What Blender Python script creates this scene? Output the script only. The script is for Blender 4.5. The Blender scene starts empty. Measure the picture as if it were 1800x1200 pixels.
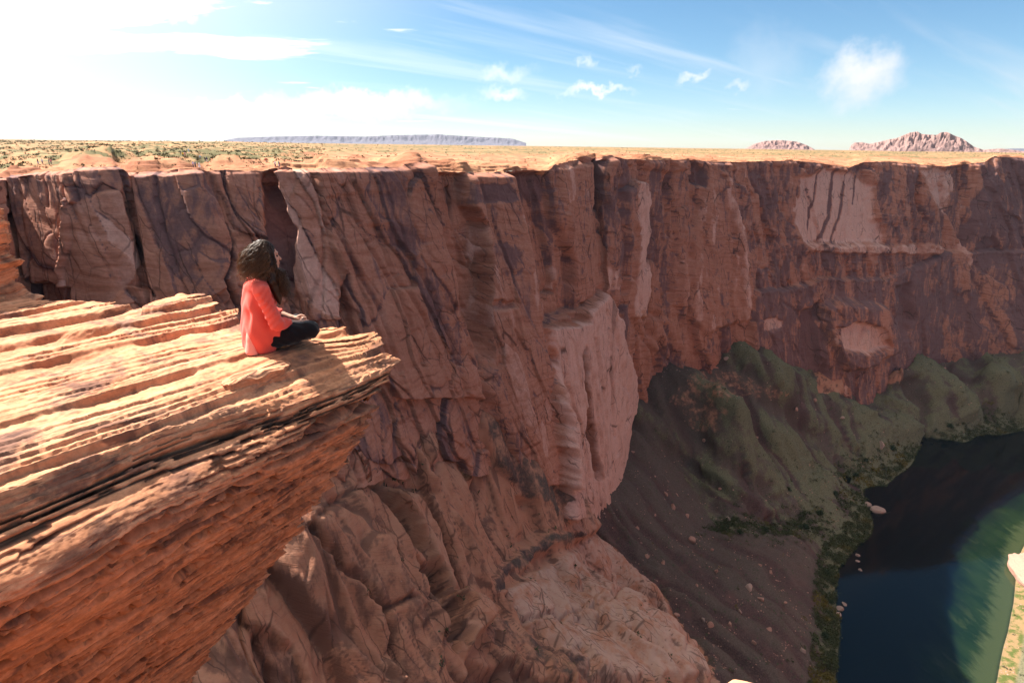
import bpy, bmesh, math, random
import numpy as np
from mathutils import Vector, Matrix, Euler
random.seed(7)
RNG = np.random.RandomState(11)
scene = bpy.context.scene
COL = scene.collection

# ------------------------------------------------------------------ camera
PITCH, ROLL, FPX = math.radians(19.0), math.radians(0.75), 1000.0      # the photograph is 1800 px wide: 20 mm lens
_f = np.array([0, math.cos(PITCH), -math.sin(PITCH)])
_u0 = np.array([0, math.sin(PITCH), math.cos(PITCH)])
_r0 = np.array([1.0, 0, 0])
RIGHT = math.cos(ROLL) * _r0 + math.sin(ROLL) * _u0
UP = -math.sin(ROLL) * _r0 + math.cos(ROLL) * _u0
cam = bpy.data.cameras.new('camera')
cam.lens, cam.sensor_width = 36.0 * FPX / 1800.0, 36.0
cam.clip_start, cam.clip_end = 0.1, 80000
cam_o = bpy.data.objects.new('camera', cam)
COL.objects.link(cam_o)
M = Matrix(((RIGHT[0], UP[0], -_f[0], 0), (RIGHT[1], UP[1], -_f[1], 0), (RIGHT[2], UP[2], -_f[2], 0), (0, 0, 0, 1)))
cam_o.matrix_world = M
scene.camera = cam_o

# ------------------------------------------------------------------ sky, sun, exposure
SUN_AZ, SUN_EL = math.radians(-63), math.radians(50.5)                   # azimuth from +Y, clockwise
SKY_STRENGTH = 0.075
scene.view_settings.view_transform = 'Standard'
scene.view_settings.look = 'None'
scene.view_settings.exposure = 1.7
scene.view_settings.gamma = 1.0
scene.view_settings.use_curve_mapping = False

def ray(px, py):
    u = (np.asarray(px, float) - 900) / FPX
    v = (600 - np.asarray(py, float)) / FPX
    return _f + u[..., None] * RIGHT + v[..., None] * UP

def at_z(px, py, z):
    r = ray(px, py)
    return r * (np.asarray(z, float) / r[..., 2])[..., None]

def at_d(px, py, d):
    r = ray(px, py)
    return r * (np.asarray(d, float) / r[..., 1])[..., None]

def project(P):
    a, b, c = P @ RIGHT, P @ UP, P @ _f
    c = np.where(np.abs(c) < 1e-6, 1e-6, c)
    return 900 + FPX * a / c, 600 - FPX * b / c

class NB:
    """small node-tree builder"""
    def __init__(s, tree):
        s.t = tree; tree.nodes.clear()
    def n(s, typ, ins=None, **props):
        nd = s.t.nodes.new(typ)
        for k, v in props.items(): setattr(nd, k, v)
        for k, v in (ins or {}).items(): s.put(nd.inputs[k], v)
        return nd
    def put(s, sock, v):
        if isinstance(v, bpy.types.NodeSocket): s.t.links.new(v, sock)
        elif isinstance(v, bpy.types.Node): s.t.links.new(v.outputs[0], sock)
        else:
            try: sock.default_value = v
            except Exception: sock.default_value = tuple(v) + (1.0,)
    def math(s, op, a, b=0.0, c=None, clamp=False):
        nd = s.n('ShaderNodeMath', operation=op, use_clamp=clamp)
        s.put(nd.inputs[0], a); s.put(nd.inputs[1], b)
        if c is not None: s.put(nd.inputs[2], c)
        return nd.outputs[0]
    def vmath(s, op, a, b=(0, 0, 0), out=0):
        nd = s.n('ShaderNodeVectorMath', operation=op)
        s.put(nd.inputs[0], a)
        if op == 'SCALE': s.put(nd.inputs['Scale'], b)
        else: s.put(nd.inputs[1], b)
        return nd.outputs[out]
    def mix(s, f, a, b, blend='MIX'):
        nd = s.n('ShaderNodeMix', data_type='RGBA', blend_type=blend)
        s.put(nd.inputs[0], f); s.put(nd.inputs[6], a); s.put(nd.inputs[7], b)
        return nd.outputs[2]
    def ramp(s, f, stops, interp='LINEAR'):
        nd = s.n('ShaderNodeValToRGB'); s.put(nd.inputs[0], f)
        cr = nd.color_ramp; cr.interpolation = interp
        while len(cr.elements) < len(stops): cr.elements.new(0.5)
        for e, (p, c) in zip(cr.elements, stops):
            e.position = p
            e.color = (c, c, c, 1) if isinstance(c, (int, float)) else tuple(c) + (1,)
        return nd.outputs[0]
    def smooth(s, v, a, b):
        nd = s.n('ShaderNodeMapRange', interpolation_type='SMOOTHSTEP')
        s.put(nd.inputs[0], v); nd.inputs[1].default_value = a; nd.inputs[2].default_value = b
        return nd.outputs[0]
    def noise(s, vec, scale, detail=4.0, rough=0.55, dist=0.0, out=0):
        nd = s.n('ShaderNodeTexNoise'); s.put(nd.inputs['Vector'], vec)
        nd.inputs['Scale'].default_value = scale; nd.inputs['Detail'].default_value = detail
        nd.inputs['Roughness'].default_value = rough; nd.inputs['Distortion'].default_value = dist
        return nd.outputs[out]
    def voro(s, vec, scale, feature='F1', out=0, rand=1.0):
        nd = s.n('ShaderNodeTexVoronoi', feature=feature); s.put(nd.inputs['Vector'], vec)
        nd.inputs['Scale'].default_value = scale; nd.inputs['Randomness'].default_value = rand
        return nd.outputs[out]
    def stretch(s, vec, sc):
        return s.vmath('MULTIPLY', vec, sc)
    def attr(s, name):
        return s.n('ShaderNodeAttribute', attribute_name=name).outputs['Fac']
    def bump(s, h, strength=0.5, dist=0.1, normal=None):
        nd = s.n('ShaderNodeBump'); s.put(nd.inputs['Height'], h)
        nd.inputs['Strength'].default_value = strength; nd.inputs['Distance'].default_value = dist
        if normal is not None: s.put(nd.inputs['Normal'], normal)
        return nd.outputs[0]

def sun_vec():
    return np.array([math.sin(SUN_AZ) * math.cos(SUN_EL), math.cos(SUN_AZ) * math.cos(SUN_EL), math.sin(SUN_EL)])

def build_world():
    w = bpy.data.worlds.new('World'); scene.world = w; w.use_nodes = True
    b = NB(w.node_tree)
    sky = b.n('ShaderNodeTexSky', sky_type='NISHITA', sun_disc=False, sun_elevation=SUN_EL, sun_rotation=SUN_AZ,
              altitude=1300.0, air_density=1.0, dust_density=0.5, ozone_density=3.5)
    deep = b.n('ShaderNodeHueSaturation', {'Hue': .490, 'Saturation': 1.10, 'Value': .62, 'Color': sky.outputs[0]}).outputs[0]
    g = b.n('ShaderNodeTexCoord').outputs['Generated']
    sep = b.n('ShaderNodeSeparateXYZ', {0: g})
    zz = b.math('MAXIMUM', sep.outputs[2], 0.0)
    den = b.math('ADD', zz, 0.13)
    flat = b.n('ShaderNodeCombineXYZ', {0: b.math('DIVIDE', sep.outputs[0], den), 1: b.math('DIVIDE', sep.outputs[1], den), 2: 0.0}).outputs[0]
    # a bank of fair-weather cloud towards the sun, thinning out to the right
    n1 = b.noise(b.stretch(flat, (0.55, 1.25, 1)), 0.9, 8, 0.6, 0.25)
    sv = sun_vec()
    toward = b.vmath('DOT_PRODUCT', g, tuple(sv), out=1)
    bank = b.smooth(toward, 0.38, 0.85)
    thr = b.math('SUBTRACT', n1, b.math('MULTIPLY_ADD', bank, -0.35, 0.64))
    cloud = b.math('MULTIPLY', b.smooth(thr, 0.0, 0.09), b.smooth(sep.outputs[2], 0.0, 0.06))
    # high cirrus combed by the wind
    rot = b.n('ShaderNodeVectorRotate', {'Vector': flat, 'Angle': math.radians(-32)}, rotation_type='Z_AXIS').outputs[0]
    n2 = b.noise(b.stretch(rot, (0.22, 1.7, 1)), 1.3, 6, 0.55, 0.5)
    cir = b.math('MULTIPLY', b.smooth(n2, 0.47, 0.80), 0.45)
    # single small puffs
    puffs = None
    warp = b.vmath('SCALE', b.vmath('SUBTRACT', b.noise(g, 26, 6, 0.65, out=1), (0.5, 0.5, 0.5)), 0.07)
    gw = b.vmath('ADD', g, warp)
    for px, py, rx, ry, st in ((1512, 128, .058, .040, 1.0), (1502, 158, .036, .036, .8), (1345, 112, .062, .055, .22), (1045, 162, .075, .008, .75), (885, 165, .05, .012, .6),
                               (1220, 136, .026, .008, .6), (1032, 108, .016, .010, .45), (640, 176, .17, .02, .8), (880, 130, .06, .016, .5),
                               (520, 190, .22, .016, .8), (1118, 115, .016, .008, .3), (1292, 149, .016, .008, .5), (325, 22, .05, .022, .7)):
        d = ray(px, py); d = d / np.linalg.norm(d)
        h = np.cross(d, (0, 0, 1)); h /= np.linalg.norm(h); v = np.cross(h, d)
        rel = b.vmath('SUBTRACT', gw, tuple(d))
        a = b.math('DIVIDE', b.vmath('DOT_PRODUCT', rel, tuple(h), out=1), rx)
        c = b.math('DIVIDE', b.vmath('DOT_PRODUCT', rel, tuple(v), out=1), ry)
        along = b.smooth(b.vmath('DOT_PRODUCT', g, tuple(d), out=1), 0.5, 0.8)
        rr = b.math('SQRT', b.math('ADD', b.math('MULTIPLY', a, a), b.math('MULTIPLY', c, c)))
        m = b.math('MULTIPLY', b.math('MULTIPLY', b.smooth(rr, 1.2, 0.0), along), st)
        puffs = m if puffs is None else b.math('MAXIMUM', puffs, m)
    veil = b.math('MULTIPLY', b.smooth(toward, .42, .86), .72)
    allc = b.math('MAXIMUM', b.math('MAXIMUM', b.math('MAXIMUM', cloud, cir), puffs), veil)
    white = b.mix(b.smooth(toward, -0.2, 0.95), (3.6, 3.75, 4.0, 1), (7.5, 7.3, 7.0, 1))
    col = b.mix(allc, deep, white)
    bg = b.n('ShaderNodeBackground', {0: col, 1: SKY_STRENGTH})
    out = b.n('ShaderNodeOutputWorld'); b.put(out.inputs[0], bg)
build_world()
sd = bpy.data.lights.new('sun', 'SUN'); sd.energy = 4.8; sd.angle = math.radians(0.53); sd.color = (1.0, 0.95, 0.88)
so = bpy.data.objects.new('sun', sd); COL.objects.link(so)
so.rotation_euler = Vector(tuple(sun_vec())).to_track_quat('Z', 'Y').to_euler()

# ------------------------------------------------------------------ numpy noise
_perm = np.random.RandomState(3).permutation(256).astype(np.int32)
_P = np.concatenate([_perm, _perm])
_G = np.array([[1,1,0],[-1,1,0],[1,-1,0],[-1,-1,0],[1,0,1],[-1,0,1],[1,0,-1],[-1,0,-1],[0,1,1],[0,-1,1],[0,1,-1],[0,-1,-1],[1,1,0],[-1,1,0],[0,-1,1],[0,-1,-1]], np.float32)

def perlin(x, y, z=0.0):
    x, y, z = np.broadcast_arrays(np.asarray(x, np.float32), np.asarray(y, np.float32), np.asarray(z, np.float32))
    xf, yf, zf = np.floor(x), np.floor(y), np.floor(z)
    xi, yi, zi = xf.astype(np.int32) & 255, yf.astype(np.int32) & 255, zf.astype(np.int32) & 255
    fx, fy, fz = x - xf, y - yf, z - zf
    u, v, w = (f * f * f * (f * (f * 6 - 15) + 10) for f in (fx, fy, fz))
    res = 0
    for dx in (0, 1):
        wx = u if dx else 1 - u
        a = _P[(xi + dx) & 255]
        for dy in (0, 1):
            wy = wx * (v if dy else 1 - v)
            c = _P[(a + yi + dy) & 255]
            for dz in (0, 1):
                h = _G[_P[(c + zi + dz) & 255] & 15]
                g = h[..., 0] * (fx - dx) + h[..., 1] * (fy - dy) + h[..., 2] * (fz - dz)
                res = res + g * wy * (w if dz else 1 - w)
    return res

def fbm(x, y, z=0.0, octv=4, lac=2.03, gain=0.5):
    s, a, f = 0, 1.0, 1.0
    for i in range(octv):
        s = s + a * perlin(np.asarray(x) * f + 17.3 * i, np.asarray(y) * f - 9.1 * i, np.asarray(z) * f + 5.7 * i)
        a *= gain; f *= lac
    return s

def ridged(x, y, z=0.0, octv=3, gain=0.5):
    s, a, f = 0, 1.0, 1.0
    for i in range(octv):
        s = s + a * (1 - 2 * np.abs(perlin(np.asarray(x) * f + 31.7 * i, np.asarray(y) * f + 3.3 * i, np.asarray(z) * f)))
        a *= gain; f *= 2.1
    return s

def _h2(i, j, k):
    n = (i * 374761393 + j * 668265263 + k * 974634777) & 0x7fffffff
    n = ((n ^ (n >> 13)) * 1274126177) & 0x7fffffff
    return ((n ^ (n >> 16)) & 0xffff).astype(np.float32) / 65535.0

def worley(x, y, seed=0):
    """2-D cells: distance to the nearest border, a random value per cell, and the offset from the cell's seed"""
    x, y = np.asarray(x, np.float32), np.asarray(y, np.float32)
    xi, yi = np.floor(x).astype(np.int64), np.floor(y).astype(np.int64)
    f1 = np.full(x.shape, 9e9, np.float32); f2 = f1.copy(); idv = np.zeros_like(f1); ox = np.zeros_like(f1); oy = np.zeros_like(f1)
    for dx in (-1, 0, 1):
        for dy in (-1, 0, 1):
            ci, cj = xi + dx, yi + dy
            jx = ci + _h2(ci, cj, seed + 1); jy = cj + _h2(ci, cj, seed + 2)
            ex, ey = x - jx, y - jy
            d = np.sqrt(ex * ex + ey * ey).astype(np.float32)
            near = d < f1
            f2 = np.where(near, f1, np.minimum(f2, d))
            idv = np.where(near, _h2(ci, cj, seed + 3), idv)
            ox = np.where(near, ex, ox); oy = np.where(near, ey, oy)
            f1 = np.where(near, d, f1)
    return f2 - f1, idv, ox, oy

def sstep(x, a, b):
    t = np.clip((x - a) / (b - a), 0, 1)
    return t * t * (3 - 2 * t)

def pchip(x, xp, fp):
    """smooth interpolation without overshoot"""
    xp, fp = np.asarray(xp, float), np.asarray(fp, float)
    h = np.diff(xp); dl = np.diff(fp) / h
    m = np.zeros(len(xp)); m[0], m[-1] = dl[0], dl[-1]
    for i in range(1, len(xp) - 1):
        if dl[i - 1] * dl[i] > 0:
            w1, w2 = 2 * h[i] + h[i - 1], h[i] + 2 * h[i - 1]
            m[i] = (w1 + w2) / (w1 / dl[i - 1] + w2 / dl[i])
    x = np.asarray(x, float)
    i = np.clip(np.searchsorted(xp, x) - 1, 0, len(xp) - 2)
    t = np.clip((x - xp[i]) / h[i], 0, 1)
    return ((1 + 2 * t) * (1 - t) ** 2 * fp[i] + t * (1 - t) ** 2 * h[i] * m[i] + t * t * (3 - 2 * t) * fp[i + 1] + t * t * (t - 1) * h[i] * m[i + 1])

def blur(a, n, axis):
    k = np.hanning(2 * n + 3)[1:-1]; k /= k.sum()
    p = [(0, 0)] * a.ndim; p[axis] = (n, n)
    b = np.pad(a, p, mode='edge')
    return np.apply_along_axis(lambda r: np.convolve(r, k, 'valid'), axis, b)

def poly_sd(px, py, poly):
    """signed distance to a polygon, positive inside"""
    d2 = np.full(px.shape, 1e12); inside = np.zeros(px.shape, bool); n = len(poly)
    for i in range(n):
        (ax, ay), (bx, by) = poly[i], poly[(i + 1) % n]
        ex, ey = bx - ax, by - ay
        t = np.clip(((px - ax) * ex + (py - ay) * ey) / (ex * ex + ey * ey + 1e-9), 0, 1)
        d2 = np.minimum(d2, (px - ax - t * ex) ** 2 + (py - ay - t * ey) ** 2)
        c = ((ay > py) != (by > py)) & (px < (bx - ax) * (py - ay) / (by - ay + 1e-12) + ax)
        inside ^= c
    d = np.sqrt(d2)
    return np.where(inside, d, -d)

def line_d(px, py, pts):
    """distance to a polyline, and the side (positive = right of its direction on screen)"""
    d2 = np.full(px.shape, 1e12); side = np.zeros(px.shape)
    for (ax, ay), (bx, by) in zip(pts[:-1], pts[1:]):
        ex, ey = bx - ax, by - ay
        t = np.clip(((px - ax) * ex + (py - ay) * ey) / (ex * ex + ey * ey + 1e-9), 0, 1)
        q = (px - ax - t * ex) ** 2 + (py - ay - t * ey) ** 2
        m = q < d2
        side = np.where(m, np.sign(ex * (py - ay) - ey * (px - ax)), side)
        d2 = np.where(m, q, d2)
    return np.sqrt(d2), side

def feat(px, py, pts, pad, fn, *out):
    """evaluate fn(px, py) on the part of the grid near pts and add the results"""
    a = np.array(pts); m = (px > a[:, 0].min() - pad) & (px < a[:, 0].max() + pad) & (py > a[:, 1].min() - pad) & (py < a[:, 1].max() + pad)
    if not m.any(): return
    fn(m)

# ------------------------------------------------------------------ mesh helpers
def link(o, parent=None, label=None, cat=None, group=None, kind=None):
    COL.objects.link(o)
    if parent is not None: o.parent = parent
    for k, v in (('label', label), ('category', cat), ('group', group), ('kind', kind)):
        if v: o[k] = v
    return o

def np_mesh(name, V, F, mat=None, attrs=None, smooth=True):
    me = bpy.data.meshes.new(name)
    V = np.ascontiguousarray(V, np.float32); F = np.ascontiguousarray(F, np.int32)
    k = F.shape[1]
    me.vertices.add(len(V)); me.vertices.foreach_set('co', V.ravel())
    me.loops.add(F.size); me.loops.foreach_set('vertex_index', F.ravel())
    me.polygons.add(len(F)); me.polygons.foreach_set('loop_start', np.arange(0, F.size, k, dtype=np.int32))
    me.polygons.foreach_set('use_smooth', np.full(len(F), smooth))
    for an, av in (attrs or {}).items():
        at = me.attributes.new(an, 'FLOAT', 'POINT'); at.data.foreach_set('value', np.ascontiguousarray(av, np.float32).ravel())
    me.update(calc_edges=True)
    if mat: me.materials.append(mat)
    return me

def grid_faces(r, c, flip=False):
    i = np.arange(r * c).reshape(r, c)
    a, b, d, e = i[:-1, :-1].ravel(), i[:-1, 1:].ravel(), i[1:, 1:].ravel(), i[1:, :-1].ravel()
    return np.stack([a, e, d, b] if flip else [a, b, d, e], 1)

def grid_normals(P):
    du = np.gradient(P, axis=1); dv = np.gradient(P, axis=0)
    n = np.cross(du, dv); return n / (np.linalg.norm(n, axis=-1, keepdims=True) + 1e-12)

def structure(name, me, label=None):
    o = bpy.data.objects.new(name, me); link(o, kind='structure')
    if label: o['label'] = label
    return o

def new_mat(name):
    m = bpy.data.materials.new(name); m.use_nodes = True
    return m, NB(m.node_tree)

def finish(b, col, rough=0.9, normal=None, spec=0.2, **kw):
    p = b.n('ShaderNodeBsdfPrincipled')
    b.put(p.inputs['Base Color'], col); b.put(p.inputs['Roughness'], rough); b.put(p.inputs['Specular IOR Level'], spec)
    if normal is not None: b.put(p.inputs['Normal'], normal)
    for k, v in kw.items(): b.put(p.inputs[k.replace('_', ' ')], v)
    o = b.n('ShaderNodeOutputMaterial'); b.put(o.inputs[0], p)
    return p

def simple(name, rgb, rough=0.8, var=0.15, scale=30.0, spec=0.2):
    m, b = new_mat(name)
    g = b.n('ShaderNodeTexCoord').outputs['Object']
    n = b.noise(g, scale, 4)
    c = b.mix(n, tuple(v * (1 - var) for v in rgb) + (1,), tuple(min(1, v * (1 + var)) for v in rgb) + (1,))
    finish(b, c, rough, b.bump(n, 0.25, 0.01), spec)
    return m

# ------------------------------------------------------------------ materials
def mat_cliff():
    m, b = new_mat('canyon_sandstone')
    g = b.n('ShaderNodeTexCoord').outputs['Object']
    varn_shade, pale = b.attr('varnish'), b.attr('pale')
    w = b.vmath('SCALE', b.vmath('SUBTRACT', b.noise(g, 0.03, 4, out=1), (.5, .5, .5)), 14.0)
    gw = b.vmath('ADD', g, w)
    tilt = b.n('ShaderNodeVectorRotate', {'Vector': gw, 'Angle': math.radians(9), 'Axis': (0.6, -0.8, 0)}, rotation_type='AXIS_ANGLE').outputs[0]
    strata = b.noise(b.stretch(tilt, (.03, .03, .55)), 1.0, 7, 0.68)
    fine = b.noise(b.stretch(tilt, (.12, .12, 2.4)), 1.0, 5, 0.65)
    big = b.noise(g, 0.018, 5, 0.6)
    mid = b.noise(g, 0.13, 6, 0.62)
    c = b.ramp(strata, ((.28, (.190, .064, .040)), (.42, (.335, .132, .080)), (.56, (.425, .192, .128)), (.72, (.255, .088, .056))))
    c = b.mix(b.math('MULTIPLY', b.smooth(big, .40, .70), .55), c, (.350, .150, .096, 1))
    c = b.mix(b.math('MULTIPLY', b.smooth(fine, .45, .75), .40), c, (.270, .102, .066, 1))
    # fresh spalled faces: pale pink
    pm = b.math('ADD', pale, b.math('MULTIPLY', b.math('SUBTRACT', mid, .5), .7))
    c = b.mix(b.smooth(pm, .30, .70), c, b.mix(fine, (.52, .285, .215, 1), (.60, .350, .275, 1)))
    # desert varnish running down the faces, plus shade painted into clefts and recesses
    streak = b.noise(b.stretch(gw, (.30, .30, .022)), 1.0, 6, 0.66)
    blot = b.noise(b.stretch(g, (.045, .045, .03)), 1.0, 6, 0.62)
    vm = b.math('ADD', b.math('MULTIPLY', b.math('SUBTRACT', streak, .5), 1.7), b.math('MULTIPLY', b.math('SUBTRACT', blot, .52), 1.5))
    vm = b.math('ADD', vm, varn_shade)
    c = b.mix(b.math('MULTIPLY', b.smooth(vm, .06, .52), .80), c, b.mix(mid, (.082, .046, .052, 1), (.150, .090, .094, 1)))
    grain = b.noise(g, 1.1, 6, 0.7)
    c = b.mix(.6, c, b.mix(b.smooth(grain, .3, .7), (.78, .76, .75, 1), (1.18, 1.18, 1.18, 1)), 'MULTIPLY')
    # joints: thin dark cracks between the slabs, leaning with the wall
    sz = b.n('ShaderNodeSeparateXYZ', {0: gw}).outputs[2]
    run = b.math('ADD', b.attr('run'), b.math('MULTIPLY', sz, .16))
    run = b.math('ADD', run, b.math('MULTIPLY', b.math('SUBTRACT', b.noise(g, .10, 4, .6), .5), 3.5))
    cracks = None
    for cw_, ch_, wd_, st_ in ((11, 46, .030, 1.0), (4.6, 15, .038, .75)):
        cv_ = b.n('ShaderNodeCombineXYZ', {0: b.math('DIVIDE', run, cw_), 1: b.math('DIVIDE', sz, ch_), 2: 0.0}).outputs[0]
        ed_ = b.n('ShaderNodeTexVoronoi', {'Vector': cv_, 'Scale': 1.0}, feature='DISTANCE_TO_EDGE', voronoi_dimensions='2D').outputs['Distance']
        k_ = b.math('MULTIPLY', b.math('MULTIPLY', b.smooth(ed_, wd_, .004), b.smooth(b.noise(g, .06, 3), .42, .60)), st_)
        cracks = k_ if cracks is None else b.math('MAXIMUM', cracks, k_)
    c = b.mix(b.math('MULTIPLY', cracks, .72), c, (.060, .030, .026, 1))
    h = b.math('ADD', b.math('MULTIPLY', grain, .35), b.math('ADD', b.math('MULTIPLY', fine, .8), b.math('MULTIPLY', mid, .6)))
    h = b.math('SUBTRACT', h, b.math('MULTIPLY', cracks, 1.5))
    finish(b, c, .92, b.bump(h, .35, .45))
    return m

def mat_floor():
    """slickrock ramp, talus with grass, river bank, river bed"""
    m, b = new_mat('canyon_floor')
    g = b.n('ShaderNodeTexCoord').outputs['Object']
    rock, green, bed = b.attr('rock'), b.attr('green'), b.attr('bed')
    pale = b.attr('pale'); varn_shade = b.attr('varnish')
    tilt = b.n('ShaderNodeVectorRotate', {'Vector': g, 'Angle': math.radians(14), 'Axis': (0.6, -0.8, 0)}, rotation_type='AXIS_ANGLE').outputs[0]
    fine = b.noise(b.stretch(tilt, (.14, .14, 2.2)), 1.0, 6, 0.66, .3)
    mid = b.noise(g, 0.16, 7, 0.64)
    grain = b.noise(g, 1.3, 6, 0.7)
    big = b.noise(g, 0.03, 4)
    rc = b.ramp(fine, ((.25, (.225, .094, .060)), (.5, (.385, .168, .102)), (.72, (.335, .128, .074))))
    rc = b.mix(b.math('MULTIPLY', b.smooth(mid, .40, .65), .75), rc, (.400, .195, .122, 1))
    rc = b.mix(b.math('MULTIPLY', pale, b.smooth(mid, .3, .6)), rc, (.45, .285, .22, 1))
    streak = b.noise(b.stretch(g, (.25, .25, .05)), 1.0, 6, 0.66)
    vm = b.math('ADD', varn_shade, b.math('MULTIPLY', b.math('SUBTRACT', streak, .56), 2.0))  # streaks, plus shade painted into the recesses of the ramp
    rc = b.mix(b.math('MULTIPLY', b.smooth(vm, .0, .5), .75), rc, (.115, .058, .045, 1))
    aw_ = b.math('MULTIPLY', b.math('SUBTRACT', b.noise(g, .12, 3, .5), .5), 2.6)
    crk = None
    for cl_, cw_, wd_ in ((26, 6.5, .035), (9, 2.8, .045)):
        cv_ = b.n('ShaderNodeCombineXYZ', {0: b.math('DIVIDE', b.attr('along'), cl_), 1: b.math('DIVIDE', b.math('ADD', b.attr('across'), aw_), cw_), 2: 0.0}).outputs[0]
        ed_ = b.n('ShaderNodeTexVoronoi', {'Vector': cv_, 'Scale': 1.0}, feature='DISTANCE_TO_EDGE', voronoi_dimensions='2D').outputs['Distance']
        k_ = b.math('MULTIPLY', b.smooth(ed_, wd_, .004), b.smooth(b.noise(g, .07, 3), .42, .58))
        crk = k_ if crk is None else b.math('MAXIMUM', crk, k_)
    rc = b.mix(b.math('MULTIPLY', crk, .62), rc, (.050, .026, .022, 1))
    tn = b.noise(g, 0.09, 7, 0.62)
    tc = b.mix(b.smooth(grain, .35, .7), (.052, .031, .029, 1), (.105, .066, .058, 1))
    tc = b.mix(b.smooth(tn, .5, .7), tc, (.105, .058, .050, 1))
    tc = b.mix(b.smooth(b.attr('gully'), -.2, .7), tc, b.mix(b.smooth(grain, .35, .7), (.070, .050, .041, 1), (.125, .092, .074, 1)))  # relief shading put into the soil colour: crests lighter, gullies darker
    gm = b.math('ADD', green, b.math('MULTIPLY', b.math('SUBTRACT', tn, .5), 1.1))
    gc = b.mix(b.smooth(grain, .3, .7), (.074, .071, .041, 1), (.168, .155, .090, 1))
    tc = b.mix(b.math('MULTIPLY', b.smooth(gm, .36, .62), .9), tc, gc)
    speck = b.voro(g, .34, 'F1')
    tc = b.mix(b.math('MULTIPLY', b.smooth(speck, .30, .18), b.smooth(mid, .42, .6)), tc, (.055, .062, .035, 1))
    rm = b.math('ADD', rock, b.math('MULTIPLY', b.math('SUBTRACT', mid, .5), .9))
    c = b.mix(b.smooth(rm, .35, .62), tc, rc)
    # river bed: pale sand with weed trailing downstream
    wn = b.noise(b.stretch(g, (.05, .012, .0)), 1.0, 6, 0.6, .6)
    wn2 = b.noise(b.stretch(g, (.16, .05, .0)), 1.0, 6, 0.7, .5)
    bc = b.mix(b.smooth(wn, .38, .62), (.085, .095, .034, 1), (.035, .058, .020, 1))
    bc = b.mix(b.smooth(wn2, .52, .70), bc, (.15, .125, .055, 1))
    bc = b.mix(b.attr('deep'), bc, (.012, .020, .022, 1))
    sandy = b.attr('sand')
    bc = b.mix(b.smooth(b.math('ADD', sandy, b.math('MULTIPLY', b.math('SUBTRACT', wn2, .5), .9)), .4, .75), bc, (.30, .21, .12, 1))
    c = b.mix(bed, c, bc)
    c = b.mix(b.math('MULTIPLY', b.smooth(sandy, .5, .9), b.math('SUBTRACT', 1.0, bed)), c, b.mix(b.smooth(mid, .45, .6), (.19, .125, .062, 1), (.062, .075, .020, 1)))
    h = b.math('ADD', b.math('MULTIPLY', grain, .5), b.math('ADD', b.math('MULTIPLY', fine, b.math('MULTIPLY', rock, .7)), mid))
    finish(b, c, .95, b.bump(h, .5, .6), .1)
    return m

def mat_plateau():
    m, b = new_mat('rim_slickrock_and_sand')
    g = b.n('ShaderNodeTexCoord').outputs['Object']
    sand = b.attr('sand')
    n1 = b.noise(g, .06, 7, .65); n2 = b.noise(g, .5, 6, .7); n3 = b.noise(g, .010, 6, .65)
    rockc = b.mix(b.smooth(n1, .38, .62), (.250, .098, .052, 1), (.400, .190, .100, 1))
    rockc = b.mix(b.math('MULTIPLY', b.smooth(n2, .5, .7), .5), rockc, (.15, .060, .038, 1))
    sandc = b.mix(n2, (.30, .148, .070, 1), (.37, .205, .105, 1))
    scrub = b.voro(b.vmath('ADD', g, b.vmath('SCALE', b.noise(g, .2, 3, out=1), 3.0)), .16, 'F1')
    sandc = b.mix(b.smooth(b.math('ADD', scrub, b.math('MULTIPLY', b.math('SUBTRACT', n3, .5), -1.4)), .74, .44), sandc, b.mix(n2, (.075, .070, .030, 1), (.15, .12, .055, 1)))
    c = b.mix(b.smooth(b.math('ADD', sand, b.math('MULTIPLY', b.math('SUBTRACT', n1, .5), 1.0)), .35, .65), rockc, sandc)
    finish(b, c, .95, b.bump(b.math('ADD', n1, b.math('MULTIPLY', n2, .5)), .6, 1.0), .1)
    return m

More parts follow.
